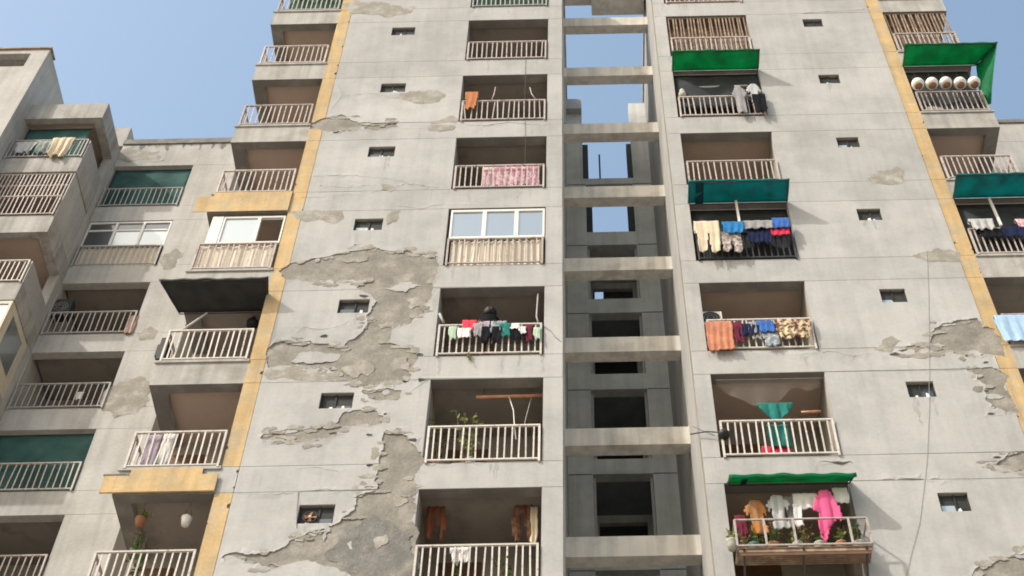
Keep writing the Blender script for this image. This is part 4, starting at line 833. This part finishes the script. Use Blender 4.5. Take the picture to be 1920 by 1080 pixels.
# ================================================================ other things on the balconies
for i in range(5):                                                      # a row of hanging pots
    x = 8.29 + (9.66 - (8.29)) / 4 * i; y = -.30; z = 34.24 + .012 * (i % 3)
    t = thing('hanging_pot', ('first', 'second', 'third', 'fourth', 'fifth')[i] + ' white ball-shaped hanging pot from the yellow strip, under the flapped green awning', 'hanging pot', (x, y, z - .16), 'row of white hanging pots')
    MB().lathe((x, y, z), [(.105, -.06), (.145, -.02), (.158, .05), (.14, .12), (.085, .17), (.02, .19)], 16).build('dome', 'white_plastic', t, smooth=True)
    MB().lathe((x, y, z), [(.02, -.12), (.05, -.11), (.08, -.09), (.10, -.062)], 14).build('bowl', 'brown_fibre', t, smooth=True)
    MB().tube([(x, y, z + .14), (x + .01, y, z + .62)], .005, 5).build('cord', 'cable', t)
def air_con(label, x, y, z, w=.62, d=.26, h=.48, cm='white_plastic'):
    t = thing('air_conditioner', label, 'air conditioner', (x, y, z), 'air conditioners')
    MB().box(x, x + w, y, y + d, z, z + h).build('casing', cm, t)
    g = MB(); c = Vector((x + w * .42, y - .012, z + h / 2)); n = 20
    for r in (.19, .13, .07):
        pts = [c + Vector((r * math.cos(6.2832 * k / n), 0, r * math.sin(6.2832 * k / n))) for k in range(n + 1)]; g.tube(pts, .006, 4)
    g.build('fan_guard', 'rail_grey', t); MB().add([c + Vector((.195 * math.cos(6.2832 * k / n), .008, .195 * math.sin(6.2832 * k / n))) for k in range(n)], [tuple(range(n))]).build('fan_opening', 'black_plastic', t)
    
    for xx in (x + .08, x + w - .08): MB().bar((xx, y - .03, z - .015), (xx, y + d + .05, z - .015), .03, .03).build('bracket', 'rail_white', t)
    return t
air_con('air conditioner hung high at the jamb above the salmon towel', 2.42, .30, L[5] - 1.0, w=.40, h=.42)
air_con('dark-faced air conditioner at the jamb of the set-back wing balcony', -14.40, 6.30, L[2] - 1.35, w=.46, h=.7, cm='metal_dark')
t = thing('bamboo_pole', 'pinkish bamboo pole slung under the balcony ceiling above the plants', 'pole', (-1.4, .35, L[6] - .1)); MB().tube([(-2.05, .33, L[6] - .16), (-1.4, .34, L[6] - .14), (-.77, .35, L[6] - .12)], .035, 8).build('pole', 'bamboo', t, smooth=True)
MB().tube([(-1.9, .34, L[6] - .12), (-1.9, .34, L[6] + .12)], .005, 5).build('cord', 'cable', t)
for lb, pts, r, mm in (('thin rope hanging from the bamboo pole to the railing', [(-1.42, .3, L[6] - .2), (-1.32, .2, L[6] - .7), (-1.28, .02, O[6] + 1.0), (-1.24, -.03, O[6] + .55)], .012, 'rail_white'),
                       ('second thin rope near the shaft jamb below the bamboo pole', [(-1.0, .3, L[6] - .25), (-1.08, .2, L[6] - .9), (-1.1, .05, O[6] + 1.02)], .008, 'rail_grey'),
                       ('thin pole leaning out of the black-awning balcony', [(-7.95, -.02, O[5] + .95), (-7.6, .1, O[5] + 1.65)], .022, 'rail_white'),
                       ('twisted wire standing above the rail with the orange cloth', [(-2.12, -.02, O[2] + 1.0), (-2.08, 0, O[2] + 1.3), (-2.06, .05, O[2] + 1.75)], .014, 'rail'),
                       ('second twisted wire above the rail with the orange cloth', [(-1.05, -.02, O[2] + 1.0), (-1.15, 0, O[2] + 1.3), (-1.2, .05, O[2] + 1.7)], .012, 'rail'),
                       ('red stick lying inside the balcony with the teal cloth', [(4.0, .1, O[6] + 1.28), (4.36, .1, O[6] + 1.30)], .025, 'bamboo'),
                       ('bent grey pipe arching inside the bright green awning balcony', [(2.65, .15, O[2] + 1.1), (2.72, .1, O[2] + 1.5), (2.95, .1, O[2] + 1.62), (4.2, .1, O[2] + 1.66), (4.4, .12, O[2] + 1.55)], .03, 'rail_grey'),
                       ('clothesline strung under the narrow green awning', [(2.42, -.12, L[7] - .12), (3.5, -.2, L[7] - .17), (4.58, -.22, L[7] - .1)], .006, 'cable'),
                       ('slanting wire at the jamb of the crowded washing balcony', [(-2.86, 0, O[5] + 1.35), (-2.76, 0, O[5] + 1.05)], .03, 'rail_grey'),
                       ('pale rope down the shaft-side jamb of the crowded washing balcony', [(-.9, .12, L[5] - .1), (-.92, .08, O[5] + 1.3), (-.88, 0, O[5] + 1.0)], .018, 'rail_grey')):
    t = thing('pole' if r > .02 else 'rope', lb, 'pole' if r > .02 else 'rope', pts[0]); MB().tube(pts, r, 6).build('shaft', mm, t, smooth=True)
t = thing('wall_post', 'white post standing between the black-shaded halves under the teal awning', 'post', (3.42, -.1, O[4] + 1.0)); MB().bar((3.42, -.1, O[4] + 1.0), (3.42, -.1, L[4] - .08), .05, .05).build('post', 'aluminium', t)
t = thing('wall_post', 'white post under the teal awning at the picture edge', 'post', (9.0, -.05, O[4] + 1.0)); MB().bar((9.0, -.05, O[4] + 1.0), (8.98, -.05, L[4] - .08), .05, .05).build('post', 'aluminium', t)
t = thing('jar', 'pale jar on the rail ledge under the bright green awning', 'jar', (2.58, .0, O[2] + 1.05)); MB().lathe((2.58, .05, O[2] + 1.05), [(.07, 0), (.10, .08), (.09, .2), (.05, .26), (.05, .3)]).build('body', 'light' if False else 'pot_grey', t, smooth=True); MB().lathe((2.58, .05, O[2] + 1.35), [(.06, 0), (.06, .04), (.03, .05)]).build('lid', 'white_plastic', t, smooth=True)
t = thing('loudspeaker', 'black bundle jutting from the railing end of the teal-cloth balcony', 'bundle', (2.5, -.1, O[6] + .45)); m = MB(); m.lathe((2.5, -.08, O[6] + .42), [(.04, 0), (.10, .05), (.11, .12), (.07, .18), (.03, .2)], 12).build('bundle', 'black_plastic', t, smooth=True); MB().tube([(2.42, -.1, O[6] + .55), (2.2, -.08, O[6] + .6), (1.9, -.04, O[6] + .58)], .012).build('cable', 'cable', t)
t.name = 'black_bundle'
t = thing('side_rail_bundle', 'black crate-like bundle at the open end of the black-awning balcony', 'bundle', (-8.2, .2, O[5])); MB().box(-8.30, -8.18, .0, .35, O[5] + .1, O[5] + .75).box(-8.36, -8.30, .05, .25, O[5] + .25, O[5] + .6).build('bundle', 'black_plastic', t)
t = thing('ceiling_lamp', 'round black fan-like fitting under the ceiling of the black-awning balcony', 'ceiling fitting', (-6.85, .75, L[5])); MB().lathe((-6.85, .75, L[5] - .12), [(.03, -.05), (.12, -.04), (.13, .06), (.05, .16), (.03, .24)]).build('body', 'black_plastic', t, smooth=True)

t = thing('exhaust_fan', 'small round exhaust fan in the lowest ventilator of the peeling wall', 'fan', (-4.72, .05, L[7] - .6)); c = Vector((-4.72, .045, L[7] - .58))
MB().tube([c + Vector((.12 * math.cos(6.2832 * k / 16), 0, .12 * math.sin(6.2832 * k / 16))) for k in range(17)], .014, 6).build('ring', 'metal_dark', t)
for q in range(4):
    a = 1.57 * q; d = Vector((math.cos(a), 0, math.sin(a))); e = Vector((-math.sin(a), .35, math.cos(a))); MB().add([c + d * .02 - e * .015, c + d * .11 - e * .035, c + d * .11 + e * .035, c + d * .02 + e * .015], [(0, 1, 2, 3)]).build('blade', 'terracotta', t)
MB().lathe(c - Vector((0, 0, .02)), [(.012, 0), (.028, .01), (.028, .03), (.012, .04)], 10).build('hub', 'white_plastic', t)
# a person at the crowded washing rail: one skinned body, head in the shade
def person():
    px, pz, py = -1.87, O[5], .22
    t = thing('person', 'dark-haired person standing in shade behind the crowded washing rail', 'person', (px, py, pz))
    J = [((0, 0, .92), .13), ((0, 0, 1.12), .13), ((0, -.01, 1.32), .15), ((0, -.02, 1.43), .06), ((0, -.03, 1.50), .06), ((0, -.045, 1.56), .085), ((0, -.045, 1.63), .098), ((0, -.035, 1.69), .07),
         ((-.18, -.01, 1.36), .06), ((-.24, -.04, 1.12), .048), ((-.17, -.2, .98), .038), ((-.15, -.25, .99), .03), ((.18, -.01, 1.36), .06), ((.24, -.04, 1.12), .048), ((.17, -.2, .98), .038), ((.15, -.25, .99), .03),
         ((-.09, 0, .86), .095), ((-.10, -.02, .48), .07), ((-.10, .02, .08), .05), ((-.10, -.12, .03), .04), ((.09, 0, .86), .095), ((.10, -.02, .48), .07), ((.10, .02, .08), .05), ((.10, -.12, .03), .04)]
    E = [(0, 1), (1, 2), (2, 3), (3, 4), (4, 5), (5, 6), (6, 7), (2, 8), (8, 9), (9, 10), (10, 11), (2, 12), (12, 13), (13, 14), (14, 15), (0, 16), (16, 17), (17, 18), (18, 19), (0, 20), (20, 21), (21, 22), (22, 23)]
    me = bpy.data.meshes.new('body'); me.from_pydata([j[0] for j in J], E, []); me.materials.append(MT['skin']); o = link('body', me, t)
    md = o.modifiers.new('skin', 'SKIN'); sk = me.skin_vertices[0].data
    for i, j in enumerate(J): sk[i].radius = (j[1], j[1] * .9)
    sk[0].use_root = True; o.modifiers.new('sub', 'SUBSURF').levels = 2; o.modifiers['sub'].render_levels = 2
    V = lambda *p: Vector((px, py, pz)) + Vector(p)
    MB().lathe(V(0, -.02, 1.60), [(.10, -.12), (.135, -.05), (.14, .02), (.115, .09), (.06, .135), (.01, .145)], 16).build('hair', 'hair', t, smooth=True)
    MB().lathe(V(0, 0, .88), [(.17, -.02), (.19, .1), (.20, .3), (.22, .44), (.15, .52), (.075, .55)], 16).build('shirt', CLOTH['black'], t, smooth=True)
    f = MB(); f.lathe(V(-.035, -.148, 1.60), [(.003, -.008), (.012, 0), (.003, .008)], 8); f.lathe(V(.035, -.148, 1.60), [(.003, -.008), (.012, 0), (.003, .008)], 8); f.build('eye', 'white_plastic', t)
    MB().add([V(-.014, -.14, 1.555), V(.014, -.14, 1.555), V(0, -.172, 1.56), V(0, -.14, 1.60)], [(0, 1, 2), (0, 2, 3), (1, 3, 2)]).build('nose', 'skin', t)
    for s in (-1, 1):
        h = MB()
        for q in range(4): h.tube([V(s * (.15 - .018 * q), -.26, 1.0), V(s * (.15 - .018 * q), -.30, 1.005), V(s * (.15 - .018 * q), -.315, .975 + .004 * q)], .008, 6)
        h.tube([V(s * .165, -.25, .99), V(s * .175, -.28, .985), V(s * .17, -.30, .97)], .009, 6); h.build('fingers', 'skin', t)
person()

# cables hanging down the face
for lb, pts in (('dark cable wandering down the blank wall past the ventilators and the green awning', [(7.25, 27.64), (6.96, 25.97), (6.64, 24.27), (6.34, 22.72), (6.02, 21.30), (5.84, 20.63), (5.59, 19.74), (5.31, 19.01), (5.03, 18.21)]),
                ('thin cable dropping past the railings beside the shaft', [(-1.33, 36.54), (-1.31, 34.53), (-1.26, 32.48), (-1.24, 30.61)]),
                ('cable running along the wall from the crowded washing balcony', [(-0.76, 25.31), (-0.63, 25.17), (-0.53, 24.96), (-0.42, 24.82)]),
                ('short cable crossing the pier below the teal-cloth balcony', [(1.97, 22.27), (2.14, 22.15), (2.34, 22.02)]),
                ('faint cable down the joint beside the lowest ventilator', [(-4.99, 20.77), (-4.95, 20.28), (-4.90, 19.90)])):
    y = -.012; t = thing('cable', lb, 'cable', (pts[0][0], y, pts[-1][1]), 'cables on the wall'); MB().tube([(a, y, b) for a, b in pts], .004, 5).build('wire', 'rail_grey' if 'blank wall' in lb else 'cable', t)
